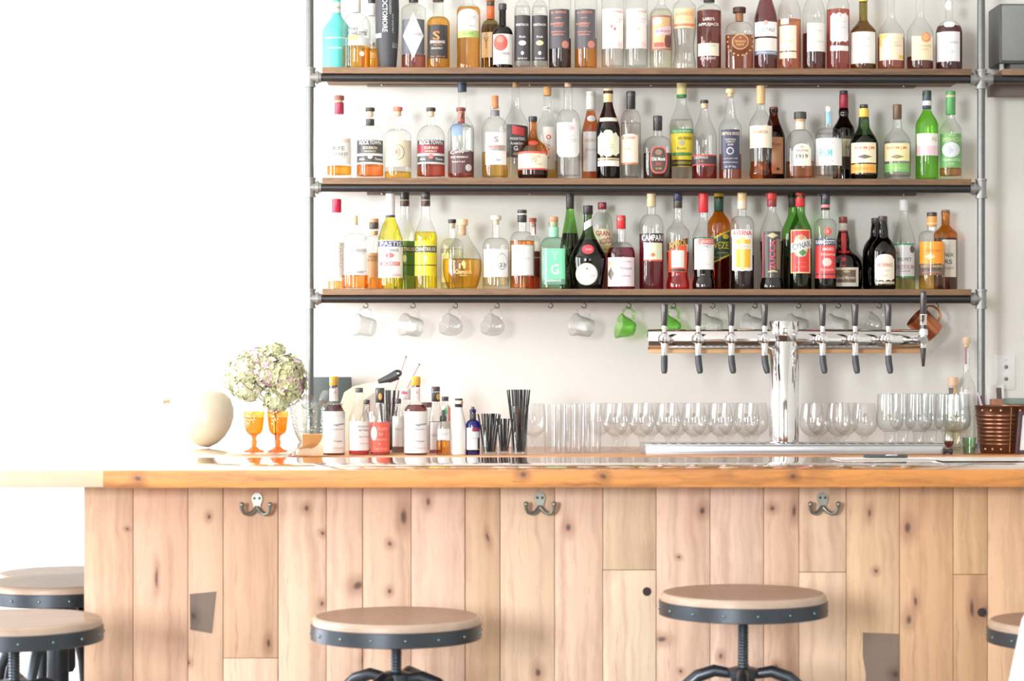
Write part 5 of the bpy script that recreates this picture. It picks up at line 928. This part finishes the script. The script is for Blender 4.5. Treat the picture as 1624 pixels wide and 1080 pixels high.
# ------------------------------------------------------------------ stemmed and straight glasses along the back bar
def glass_obj(name, pr, mat, t=.0018):
    inner = [(z + (t * 2 if i == 0 else 0), max(.001, q - t)) for i, (z, q) in enumerate(pr['bowl'])][::-1]
    r = empty(name, (0, 0, 0))
    G().lathe(pr['bowl'] + [(pr['bowl'][-1][0] + .0008, pr['bowl'][-1][1] - t / 2)] + inner, pr.get('seg', 28)).build('bowl', mat, r)
    if 'foot' in pr: G().lathe(pr['foot'], 24).build('stem_and_foot', mat, r)
    return r
mm = 6.7 / F
gclear = glass((254, 254, 254), .88, 1.2)
highball = glass_obj('highball_glass', {'bowl': [(.0, .024), (.003, .0265), (.05, .028), (.149, .0305)]}, gclear)
snifter = glass_obj('stemmed_goblet', {'bowl': [(.046, .006), (.052, .020), (.065, .034), (.082, .040), (.105, .040), (.13, .036), (.149, .033)], 'foot': [(0, .030), (.003, .030), (.008, .012), (.018, .0065), (.036, .0065), (.044, .012), (.047, .016)]}, gclear)
ribbed = glass_obj('ribbed_goblet', {'bowl': [(.062, .012), (.068, .030), (.080, .040), (.10, .043), (.135, .040), (.178, .038)], 'foot': [(0, .036), (.004, .036), (.010, .024), (.018, .017), (.05, .016), (.060, .020), (.063, .026)]}, glass((253, 254, 254), .75, 1.3), .0026)
for rt in (highball, snifter, ribbed):   # fluted outlines: ribs pressed into the glass
    for c in rt.children:
        if rt is ribbed:
            n = 0
            for v in c.data.vertices:
                a = atan2(v.co.y, v.co.x); k = 1 + .03 * cos(14 * a); v.co.x *= k; v.co.y *= k
def place(proto, px, Y, label, group, first, cat='glass'):
    loc = (PX(px, Y), Y, Z_BB + .0004)
    o = proto if first else dup(proto, loc)
    o.location = loc; tag(o, label, cat, group)
ORD = ['first', 'second', 'third', 'fourth', 'fifth', 'sixth', 'seventh']
n = 0
for px, Y, d in ((877, 6.575, 'tall straight glass nearest the straws, front of its cluster'), (909, 6.575, 'tall straight glass in the middle of the front of its cluster'), (939, 6.60, 'tall straight glass at the right end of its cluster, next to the stemmed goblets'),
                 (893, 6.65, 'tall straight glass at the back of its cluster, left one'), (923, 6.66, 'tall straight glass at the back of its cluster, right one')):
    place(highball, px, Y, d, 'straight glasses on the back bar', n == 0); n += 1
place(snifter, 846, 6.68, 'round-bowled stemmed glass right beside the tall glass of straws', 'stemmed goblets left of the beer tower', True)
for k in range(6): place(snifter, 976 + 41.5 * k, 6.69, 'clear stemmed goblet in the front row, %s counting left from the beer tower' % ORD[5 - k], 'stemmed goblets left of the beer tower', False)
for k in range(7): place(snifter, 950 + 41.5 * k, 6.80, 'clear stemmed goblet in the rear row, %s counting left from the beer tower' % ORD[6 - k], 'stemmed goblets left of the beer tower', False)
for k in range(3): place(snifter, 1288 + 41.5 * k, 6.69, 'clear stemmed goblet in the front row, %s counting right from the beer tower' % ORD[k], 'stemmed goblets right of the beer tower', False)
for k in range(2): place(snifter, 1300 + 41.5 * k, 6.81, 'clear stemmed goblet in the rear row, %s counting right from the beer tower' % ORD[k], 'stemmed goblets right of the beer tower', False)
n = 0
for px, Y, d in ((1411, 6.70, 'thick ribbed goblet at the left end of the front row of tall goblets'), (1457, 6.70, 'thick ribbed goblet in the middle of the front row of tall goblets'), (1503, 6.70, 'thick ribbed goblet third along the front row of tall goblets'),
                 (1432, 6.795, 'thick ribbed goblet at the left of the rear row of tall goblets'), (1477, 6.795, 'thick ribbed goblet in the middle of the rear row of tall goblets'), (1519, 6.795, 'thick ribbed goblet at the right of the rear row of tall goblets'),
                 (1517, 6.605, 'thick ribbed goblet standing foremost, next to the copper bucket')):
    place(ribbed, px, Y, d, 'ribbed goblets left of the copper bucket', n == 0); n += 1
# little glass with a sip of red, and a tumbler by the bucket
r = glass_obj('cordial_glass', {'bowl': [(.018, .003), (.022, .009), (.034, .0145), (.048, .0155), (.062, .0135)], 'foot': [(0, .013), (.002, .013), (.005, .004), (.019, .003)]}, gclear, .001)
r.location = (PX(1505, 6.45), 6.45, Z_BB + .0004); tag(r, 'tiny cordial glass holding a sip of dark red wine at the tray end', 'glass')
G().lathe([(.021, .004), (.024, .009), (.034, .0132), (.040, .0142)], 20).build('wine', liquid((120, 54, 56)), r)
r = glass_obj('shot_glass', {'bowl': [(0, .016), (.003, .018), (.05, .021)]}, glass((222, 236, 222), .45, 1.3), .002)
r.location = (PX(1537, 6.46), 6.46, Z_BB + .0004); tag(r, 'small greenish tumbler tucked against the copper bucket', 'glass')
r = empty('jigger', (PX(1500.5, 6.445) - .014, 6.425, Z_BB + .0105)); tag(r, 'small black cone-ended bar tool lying by the drip tray end', 'bar tool')
G().lathe([(0, .009), (.004, .0095), (.012, .005), (.016, .005), (.024, .0095), (.028, .009)], 16, axis='x').build('double_cone', paint((44, 40, 44), .35), r)

# ------------------------------------------------------------------ black straws in glasses
def straw_cup(px, Y, w, y0, y1, nstr, ystr, desc, sdesc, seed):
    X, Z, m = P(px, y1, Y); hgt = PZ(y0, Y, px) - Z_BB; R = w / 2 * m
    r = glass_obj('straw_glass', {'bowl': [(0, R * .82), (.003, R * .86), (hgt * .5, R * .9), (hgt, R)]}, glass((249, 250, 250), .5, 1.4), .002)
    r.location = (X, Y, Z_BB + .0004); tag(r, desc, 'glass', 'glasses holding straws')
    rnd = random.Random(seed); L = PZ(ystr, Y, px) - Z_BB - .008; rs = .0021
    proto = None
    for k in range(nstr):
        a = k * 2.39996; q = sqrt((k + .5) / nstr)
        bxx, byy = R * .62 * q * cos(a), R * .62 * q * sin(a)
        lean = R * 1.25 * q * (1.0 + .25 * rnd.random()); tx_, ty_ = lean * cos(a + .6 * (rnd.random() - .2)) , lean * sin(a)
        if proto is None:
            o = G().lathe([(0, rs), (L, rs), (L + .0003, rs * .6)], 8).build('cocktail_straw', paint((56, 55, 60), .18, 0, .1, 50)); proto = o
        else:
            o = proto.copy(); COL.objects.link(o)
        o.location = (X + bxx, Y + byy, Z_BB + .0085)
        dx, dy = tx_ - bxx, ty_ - byy
        o.rotation_euler = (-math.atan2(dy, L), math.atan2(dx, L), 0)
        tag(o, sdesc, 'straw', 'straws: ' + sdesc)
straw_cup(823.5, 6.46, 29, 644, 718, 26, 618, 'tall clear glass packed with long black straws', 'long black straw in the tall glass', 1)
straw_cup(776, 6.455, 29, 674, 719, 24, 656, 'short clear tumbler of black cocktail straws', 'black cocktail straw in the short front tumbler', 2)
straw_cup(799, 6.52, 19, 674, 718, 14, 664, 'narrow clear tumbler of short black stirrers between the other straw glasses', 'short black stirrer in the narrow tumbler', 3)
straw_cup(616, 6.62, 25, 640, 716, 16, 619, 'clear glass of black straws half hidden behind the coral-red bitters', 'black straw rising behind the coral-red bitters', 4)

# ------------------------------------------------------------------ left end of the bar: goblets, gourd, hydrangea, ice bowl
YG = 5.73; mg = YG / F
amber = glass((255, 233, 190), .75, 1.0, 150.0)
def goblet(px, desc):
    r = empty('amber_goblet', (PX(px, YG), YG, Z_BAR)); tag(r, desc, 'goblet', 'pair of amber goblets on the bar wing')
    z = lambda py: max(0.0, (720 - py) * mg)
    pr = [(z(693), 5 * mg), (z(691), 11 * mg), (z(686), 14 * mg), (z(675), 15.5 * mg), (z(664), 16.5 * mg), (z(656), 17 * mg)]
    t = .0022; G().lathe(pr + [(zz, rr - t) for zz, rr in pr][::-1], 28).build('bowl', amber, r)
    G().lathe([(z(691.5), 10 * mg - t), (z(686), 13.5 * mg - t), (z(675), 15 * mg - t), (z(666), 16 * mg - t)], 28).build('drink', liquid((255, 198, 96)), r)
    G().lathe([(0, 15.5 * mg), (.003, 15.5 * mg), (.006, 9 * mg), (z(711), 3.2 * mg), (z(705), 4.6 * mg), (z(699), 3.0 * mg), (z(694), 5 * mg), (z(692.5), 8 * mg)], 24).build('stem_and_foot', glass((255, 176, 112), .6, 1.0), r)
goblet(403, 'amber glass goblet of orange drink, the left one of the pair'); goblet(440.5, 'amber glass goblet of orange drink next to the ice bowl')
# pale gourd lying on its side, stalk to the left
YGO = 6.05; X, Z, m = P(318, 664, YGO)
r = empty('pale_gourd', (X, YGO, Z_BAR)); tag(r, 'large pale mottled gourd lying on the bar wing', 'gourd')
hgt = 46 * m
pr = [(-53 * m, 5 * m), (-50 * m, 9 * m), (-42 * m, 15 * m), (-30 * m, 25 * m), (-15 * m, 37 * m), (2 * m, 45 * m), (18 * m, 46.5 * m), (32 * m, 42 * m), (42 * m, 31 * m), (48 * m, 17 * m), (50 * m, 3 * m)]
g = G().lathe(pr, 40, axis='x'); k = G().tube([(-52 * m, 0, 0), (-58 * m, 0, -2 * m), (-63 * m, 0, -6 * m)], [3.2 * m, 2.4 * m, 2.8 * m], 8)
TL = radians(24)
for q in (g, k): q.v = [(x * cos(TL) + z * sin(TL) + 1 * m, y, z * cos(TL) - x * sin(TL)) for x, y, z in q.v]
zmin = min(v[2] for v in g.v)
for q in (g, k): q.v = [(x, y, z - zmin) for x, y, z in q.v]
g.build('gourd_body', paint((198, 188, 168), .3, 0, .3, 9, 0, .3), r); k.build('stalk', paint((190, 140, 100), .7, 0, .2, 90), r)
# clear vase and dried hydrangea
YV = 6.10; XV, _, mv = P(437, 690, YV)
r = glass_obj('clear_vase', {'bowl': [(0, .030), (.003, .032), (.05, .030), (.09, .026), (.12, .030)]}, gclear, .0025)
r.location = (XV, YV, Z_BAR); tag(r, 'small clear glass vase under the hydrangea', 'vase')
hy = empty('dried_hydrangea', (XV, YV, Z_BAR + .006)); tag(hy, 'bunch of dried green and mauve hydrangea leaning towards the pipe', 'flowers')
def lz(py): return PZ(py, YV, 437) - Z_BAR - .006
def lx(px): return PX(px, YV) - XV
PET = {'c': paint((236, 238, 216), .6, 0, .12, 60), 'g': paint((206, 212, 168), .6, 0, .2, 60), 'o': paint((180, 178, 136), .6, 0, .25, 60), 'm': paint((208, 180, 190), .6, 0, .2, 60)}
def head(px, py, rx, ry, n, mix, seed):
    rnd = random.Random(seed); cx, cz = lx(px), lz(py); rx *= mv; ry *= mv
    me_v = []; me_f = []; me_m = []; keys = list(PET)
    for k in range(n):
        u = 1 - 2 * (k + .5) / n; a = k * 2.39996
        nx_, ny_, nz_ = sqrt(1 - u * u) * cos(a), sqrt(1 - u * u) * sin(a), u
        j = .74 + .38 * rnd.random()
        c = (cx + rx * nx_ * j, rx * .85 * ny_ * j, cz + ry * nz_ * j)
        col = rnd.choice(mix)
        from mathutils import Vector
        nv = Vector((nx_ + .5 * (rnd.random() - .5), ny_ + .5 * (rnd.random() - .5), nz_ + .5 * (rnd.random() - .5))).normalized()
        t1 = nv.orthogonal().normalized(); t2 = nv.cross(t1); sz = .0062 + .0035 * rnd.random(); ph = rnd.random() * 6
        for q in range(4):
            b0 = ph + q * pi / 2
            d = t1 * cos(b0) + t2 * sin(b0); e = t1 * -sin(b0) + t2 * cos(b0); C = Vector(c)
            vs = [C, C + d * sz * .6 + e * sz * .5 + nv * .0015, C + d * sz * 1.15 + nv * (.004 * rnd.random()), C + d * sz * .6 - e * sz * .5 + nv * .0015]
            k0 = len(me_v); me_v += [tuple(w_) for w_ in vs]; me_f.append((k0, k0 + 1, k0 + 2, k0 + 3)); me_m.append(keys.index(col))
    o = mesh_obj('flower_head', me_v, me_f, None, hy, smooth=False); o['kind'] = 'stuff'
    for kk in keys: o.data.materials.append(PET[kk])
    for pl, mi in zip(o.data.polygons, me_m): pl.material_index = mi
head(457, 602, 29, 37, 560, 'ogomg', 1); head(424, 590, 26, 27, 380, 'gmcgm', 2); head(386, 585, 25, 27, 330, 'cccg', 3); head(392, 618, 22, 17, 220, 'ccg', 4); head(434, 554, 17, 9, 130, 'gcg', 5); head(438, 636, 20, 18, 240, 'gcgo', 6); head(412, 566, 20, 14, 160, 'mcg', 7); head(368, 602, 14, 18, 120, 'ccg', 8)  # left heads paler: brighter light there is put into the petal mix
g = G()
for (ax, ay) in ((452, 600), (420, 585), (390, 592), (432, 558), (400, 618), (440, 636)):
    g.tube([(0, 0, .004), (0, .002, lz(660)), (lx(ax) * .5, .004, (lz(660) + lz(ay)) / 2), (lx(ax), 0, lz(ay))], .0016, 6)
g.build('stems', paint((120, 110, 80), .7), hy)
g = G().tube([(lx(392), -.155 * .9, lz(606)), (lx(400), -.15 * .9, lz(614)), (lx(409), -.15 * .9, lz(620))], .0012, 6).tube([(lx(404), -.15 * .9, lz(617)), (lx(411), -.15 * .9, lz(616))], .0010, 6)
g.build('dry_twig', paint((110, 70, 90), .7), hy)
# fluted ice bowl with tumblers lying in it
YI = 6.62; XI, _, mi = P(500, 660, YI)
r = empty('ice_bowl', (XI, YI, Z_BB + .0004)); tag(r, 'fluted clear glass bowl behind the leftmost bitters', 'bowl')
pr = [(0, 17 * mi), (.004, 18 * mi), (.03, 24 * mi), (.06, 32 * mi), (.095, 37 * mi), (.135, 40 * mi), (.150, 43 * mi)]
t = .003; gl = G().lathe(pr + [(.151, 42 * mi)] + [(zz + (.004 if zz == 0 else 0), rr - t) for zz, rr in pr][::-1], 56)
gl.v = [(x * (1 + .035 * cos(18 * atan2(y, x))), y * (1 + .035 * cos(18 * atan2(y, x))), z) for x, y, z in gl.v]
gl.build('fluted_body', glass((248, 251, 250), .5, 1.5, 120.0), r)
from mathutils import Matrix, Vector
ice = glass((250, 252, 252), .6, 1.4)
rnd = random.Random(5)
for k in range(10):
    a = k * 2.4; q = .016 + .034 * (k % 3) / 2; g = G().box(-.012, .012, -.012, .012, -.012, .012, .003)
    M = Matrix.Translation((q * cos(a), q * sin(a), .045 + .030 * (k // 4))) @ Matrix.Rotation(rnd.random() * 3, 4, 'X') @ Matrix.Rotation(rnd.random() * 3, 4, 'Z')
    g.v = [tuple(M @ Vector(v)) for v in g.v]
    o = g.build('ice_cube', ice, None, loc=(XI, YI, Z_BB + .0004)); tag(o, 'clear ice cube inside the fluted glass bowl', 'ice cube', 'ice cubes in the bowl')
for px, py, ry, rz, d in ((486, 641, 80, 15, 'clear tumbler lying across the ice bowl with its mouth towards the room'), (512, 640, 60, 160, 'clear tumbler tipped to the right in the ice bowl')):
    pr = [(0, .014), (.003, .017), (.042, .0235)]; t = .002
    g = G().lathe(pr + [(zz + (.003 if zz == 0 else 0), rr - t) for zz, rr in pr][::-1], 24)
    M = Matrix.Rotation(radians(rz), 4, 'Z') @ Matrix.Rotation(radians(ry), 4, 'X')
    g.v = [tuple(M @ Vector(v)) for v in g.v]; X, Z, m = P(px, py, YI - .02)
    r = empty('tilted_tumbler', (X, YI - .02, Z)); tag(r, d, 'glass', 'tumblers lying in the ice bowl'); g.build('bowl', glass((247, 249, 249), .5, 1.8), r)
# printed card leaning in front of it
YC = 6.44; xa, xb = PX(479, YC), PX(513, YC); z0, z1 = Z_BB, PZ(688, YC)
r = empty('printed_card', ((xa + xb) / 2, YC, z0)); tag(r, 'small cream card printed with a brown quarter disc', 'card'); hw = (xb - xa) / 2
G().box(-hw, hw, 0, .002, .0004, z1 - z0).build('card', paper((240, 232, 206)), r, smooth=False)
pts = [(-hw + .001, z1 - z0 - .001)] + [(-hw + .001 + .060 * sin(a), z1 - z0 - .001 - .048 * cos(a)) for a in [pi / 2 * k / 10 for k in range(11)]]
G().prism(pts, -.0006, 0).build('brown_print', paint((186, 130, 66), .5, 0, .2, 40), r, smooth=False)
# dark panel against the wall
X0, X1 = PX(497, 7.05), PX(557, 7.05); zp0, zp1 = Z_BB, PZ(598, 7.05)
r = empty('slate_panel', ((X0 + X1) / 2, 7.05, Z_BB)); tag(r, 'dark grey slate panel leaning on the wall by the left pipe', 'panel'); hw = (X1 - X0) / 2
G().box(-hw, hw, 0, .014, .0005, zp1 - zp0, .001).build('slate', paint((88, 98, 98), .7, 0, .1, 80), r); G().box(-hw, hw, .014, .02, .0005, zp1 - zp0 - .004).build('backing', paint((70, 70, 70), .8), r, smooth=False)
# cream paddle with black handle, and two thin sticks, standing in a jar at the back
YP = 6.78; A = P(545, 662, YP); Bp = P(620, 605, YP)
r = empty('citrus_paddle', (A[0], YP, Z_BB + .0004)); tag(r, 'cream spatula with a black holed handle leaning to the right', 'utensil')
def lp(px, py): q = P(px, py, YP); return (q[0] - A[0], q[1] - Z_BB - .0004)
pts = [lp(*q) for q in ((541, 716), (538, 690), (540, 640), (546, 622), (560, 613), (580, 608), (606, 605), (616, 604), (618, 609), (610, 616), (590, 625), (578, 634), (574, 660), (570, 716))]
G().prism(pts, -.006, .006).build('blade', paint((244, 234, 212), .5, 0, .06, 30), r)
a1, a2, a3 = lp(600, 606), lp(618, 600), lp(630, 594)
g = G().tube([(a1[0], 0, a1[1]), (a2[0], 0, a2[1]), (a3[0], 0, a3[1])], [.008, .014, .0165], 14)
cr, cz_ = a3
g.tube([(cr + .0005 + .0105 * cos(q), -.001, cz_ + .004 + .0075 * sin(q)) for q in [2 * pi * k / 20 for k in range(20)]], .0042, 8, closed=True)
g.build('black_handle', paint((62, 62, 68), .4), r)
st = empty('utensil_jar', (PX(596, 6.93), 6.93, Z_BB + .0004)); tag(st, 'clear jar at the wall holding two thin reddish sticks', 'jar')
pr = [(0, .026), (.003, .028), (.08, .028), (.12, .028)]
G().lathe(pr + [(zz + (.003 if zz == 0 else 0), rr - .002) for zz, rr in pr][::-1], 24).build('jar_wall', gclear, st)
for (xa_, ya_, xb_, yb_), d in (((600, 700, 644, 566), 'thin reddish stick rising highest behind the black handle'), ((602, 702, 665, 578), 'thin reddish stick leaning lower to the right of its twin')):
    q0 = P(xa_, ya_, 6.93); q1 = P(xb_, yb_, 6.93); L0 = ((q0[0], q0[1]), (q1[0], q1[1]))
    dx, dz = q1[0] - q0[0], q1[1] - q0[1]
    base = (q1[0] - dx * (q1[1] - Z_BB - .006) / dz, Z_BB + .006)
    base = (max(base[0], PX(596, 6.93) - .02), base[1])
    r = empty('thin_stick', (base[0], 6.93, base[1])); tag(r, d, 'stick', 'thin sticks in the jar')
    G().tube([(0, 0, 0), (q1[0] - base[0], 0, q1[1] - base[1])], .0013, 6).build('shaft', paint((178, 110, 116), .5), r)
    G().sphere((q1[0] - base[0], 0, q1[1] - base[1]), .003, 8, 5).build('tip', paint((110, 90, 96), .5), r)

# ------------------------------------------------------------------ right end of the back bar
YK = 6.56; XK, _, mk = P(1589, 680, YK)
cop = paint((126, 86, 66), .3, .85, .16, 40)
r = empty('copper_bucket', (XK, YK, Z_BB + .0004)); tag(r, 'riveted copper bucket with ribbed bands at the right end', 'bucket')
hb = PZ(643, YK, 1589) - Z_BB
pr = [(0, 33 * mk), (.002, 34 * mk)]
rb = lambda z: (34 + 8 * z / hb) * mk
z = .012
for k in range(8):
    zz = hb * (.20 + .085 * k); pr += [(zz - .004, rb(zz)), (zz - .002, rb(zz) + .0018), (zz + .002, rb(zz) + .0018), (zz + .004, rb(zz))]
pr += [(hb - .004, rb(hb)), (hb - .002, rb(hb) + .002), (hb, rb(hb) + .001), (hb, rb(hb) - .0015), (.004, rb(0) - .0015)]
G().lathe(pr, 48, caps=False).build('bucket_wall', cop, r); G().lathe([(.0, 33 * mk), (.004, 33.5 * mk)], 32).build('bucket_base', cop, r)
for a in (-150, -128, -106, -62, -40, -18):
    for zz in (hb * .90, hb * .09):
        G().sphere(((rb(zz) + .0005) * cos(radians(a)), (rb(zz) + .0005) * sin(radians(a)), zz), .0042, 10, 6).build('rivet', paint((226, 170, 140), .25, .8), r)
a = radians(-84); G().tube([(rb(z_) * cos(a), rb(z_) * sin(a) - .0003, z_) for z_ in (.004, hb * .5, hb - .005)], .0016, 6).build('seam', paint((206, 150, 90), .3, .9), r)
for (x0, y0, x1, y1, c), d in (((1574, 705, 1551, 622, (200, 190, 192)), 'pale bar spoon handle sticking out of the copper bucket'), ((1585, 705, 1556, 628, (96, 60, 66)), 'dark red handled tool sticking out of the copper bucket')):
    q0 = P(x0, y0, YK); q1 = P(x1, y1, YK)
    o = G().tube([(0, 0, 0), (q1[0] - q0[0], 0, q1[1] - q0[1])], [.0028, .004], 8).build('bar_spoon', paint(c, .35), loc=(q0[0], YK, q0[1])); tag(o, d, 'bar tool', 'tools in the copper bucket')
o = empty('leaning_frame', (PX(1624, 6.46), 6.46, Z_BB + .0004)); tag(o, 'dark frame leaning in front of the copper bucket at the right edge', 'frame')
fm = paint((78, 58, 64), .4)
g = G().box(-.026, -.014, 0, .010, 0, .13, .001).box(.046, .058, 0, .010, 0, .13, .001).box(-.014, .046, 0, .010, 0, .012).box(-.014, .046, 0, .010, .118, .13)
g.v = [(x + z * .10, y + z * .05, z) for x, y, z in g.v]; g.build('frame', fm, o)
g = G().box(-.014, .046, .003, .006, .012, .118); g.v = [(x + z * .10, y + z * .05, z) for x, y, z in g.v]; g.build('sheet', paper((240, 240, 238)), o, smooth=False)
# card with a small picture, grey box and wooden block behind the bucket
YW = 7.02; xa, xb = PX(1569, YW), PX(1597, YW)
o = empty('photo_card', ((xa + xb) / 2, YW, Z_BB + .0004)); tag(o, 'white card with a small dark photo behind the bucket', 'card'); hw = (xb - xa) / 2; zt = PZ(610, YW) - Z_BB
g = G().box(-hw, hw, 0, .002, 0, zt); g.v = [(x - z * .03, y + z * .1, z) for x, y, z in g.v]; g.build('card', paper((246, 246, 246)), o, smooth=False)
zz = PZ(626, YW) - Z_BB; g = G().box(hw * .15, hw * .72, -.001, .0002, zz - .022, zz + .022); g.v = [(x - z * .03, y + z * .1, z) for x, y, z in g.v]; g.build('photo', paint((110, 96, 96), .4, 0, .5, 60), o, smooth=False)
o = empty('block', (PX(1580, 6.90), 6.90, Z_BB + .0004)); tag(o, 'reddish wooden block in front of the white photo card', 'block')
G().box(-.018, .018, -.015, .015, 0, PZ(633, 6.9) - Z_BB, .002).build('block_body', wood((176, 120, 96), (120, 76, 60), 'z', seed=4), o)
o = empty('green_box', (PX(1616, 6.97), 6.97, Z_BB + .0004)); tag(o, 'grey-green box with a lid behind the copper bucket', 'box')
zt = PZ(632, 6.97) - Z_BB; gm = paint((136, 150, 142), .5)
G().box(-.038, .05, -.03, .05, 0, zt - .02, .002).build('box_body', gm, o); G().box(-.040, .052, -.032, .052, zt - .0195, zt, .002).build('lid', gm, o)
# wall switch plate
xa, xb = PX(1577.5, Y_WALL), PX(1609.5, Y_WALL); za, zb = PZ(618, Y_WALL), PZ(563, Y_WALL); xc = (xa + xb) / 2; zc_ = (za + zb) / 2
o = empty('wall_plate', (xc, Y_WALL - .0005, zc_)); tag(o, 'white two-socket wall plate right of the shelf pipe', 'wall plate')
G().box(xa - xc, xb - xc, -.006, 0, za - zc_, zb - zc_, .0015).build('plate', paint((240, 242, 242), .4), o)
for dz in (.018, -.022):
    G().lathe([(-.0125, .003), (-.012, .005), (-.007, .006), (-.005, .008)], 14, o=(.003, 0, dz), axis='y').build('socket', paint((150, 152, 150), .35, .7), o)
    G().sphere((.003, -.0125, dz), .0022, 8, 5).build('pin', paint((60, 60, 62), .4), o)
G().sphere((.003, -.0062, .042), .002, 8, 5).build('screw', paint((180, 180, 180), .3, .6), o)
# speaker on the neighbouring shelf
ys = 6.90; xa = PX(1585, ys); z0 = SHELF_Z[0] + .0004; zs0 = PZ(98, ys) - z0; zs1 = PZ(3, ys) - z0
o = empty('speaker', (xa + .12, ys, z0)); tag(o, 'grey box speaker on the neighbouring shelf at the upper right', 'speaker')
G().box(-.12, .12, .006, .15, zs0, zs1, .006).build('cabinet', paint((92, 94, 96), .5), o)
G().box(-.112, .112, -.004, .008, zs0 + .006, zs1 - .006, .006).build('grille', paint((142, 146, 146), .7, 0, .15, 400, .6), o)
G().box(-.08, .08, .02, .13, .0, zs0, .003).build('stand', paint((110, 116, 116), .5), o); G().tube([(-.105, .03, 0), (-.105, .03, zs0)], .008, 10).build('foot', paint((200, 204, 204), .4), o)
# menu sheets and pens on the bar top
z = Z_BAR + .0003
for px0, px1, y0_, y1_, d, zo in ((1322, 1500, 5.20, 5.34, 'white menu sheet lying on the bar top toward the right', 0), (1470, 1680, 5.12, 5.33, 'second white menu sheet at the right end of the bar top', .0006)):
    o = G().box(0, PX(px1, 5.3) - PX(px0, 5.3), 0, y1_ - y0_, 0, .0005).build('menu_sheet', paper((248, 247, 244)), loc=(PX(px0, 5.3), y0_, z + zo), smooth=False); tag(o, d, 'paper', 'menu sheets on the bar top')
X = PX(1404, 5.27); r = empty('pen', (X, 5.27, z + .0056)); tag(r, 'dark pen with a silver clip lying on the menu sheet', 'pen')
G().lathe([(-.055, .002), (-.05, .004), (.05, .0045), (.055, .0035)], 12, axis='x').build('barrel', paint((70, 72, 74), .3), r); G().box(.0, .03, -.0052, -.004, .002, .004).build('clip', chrome(), r)
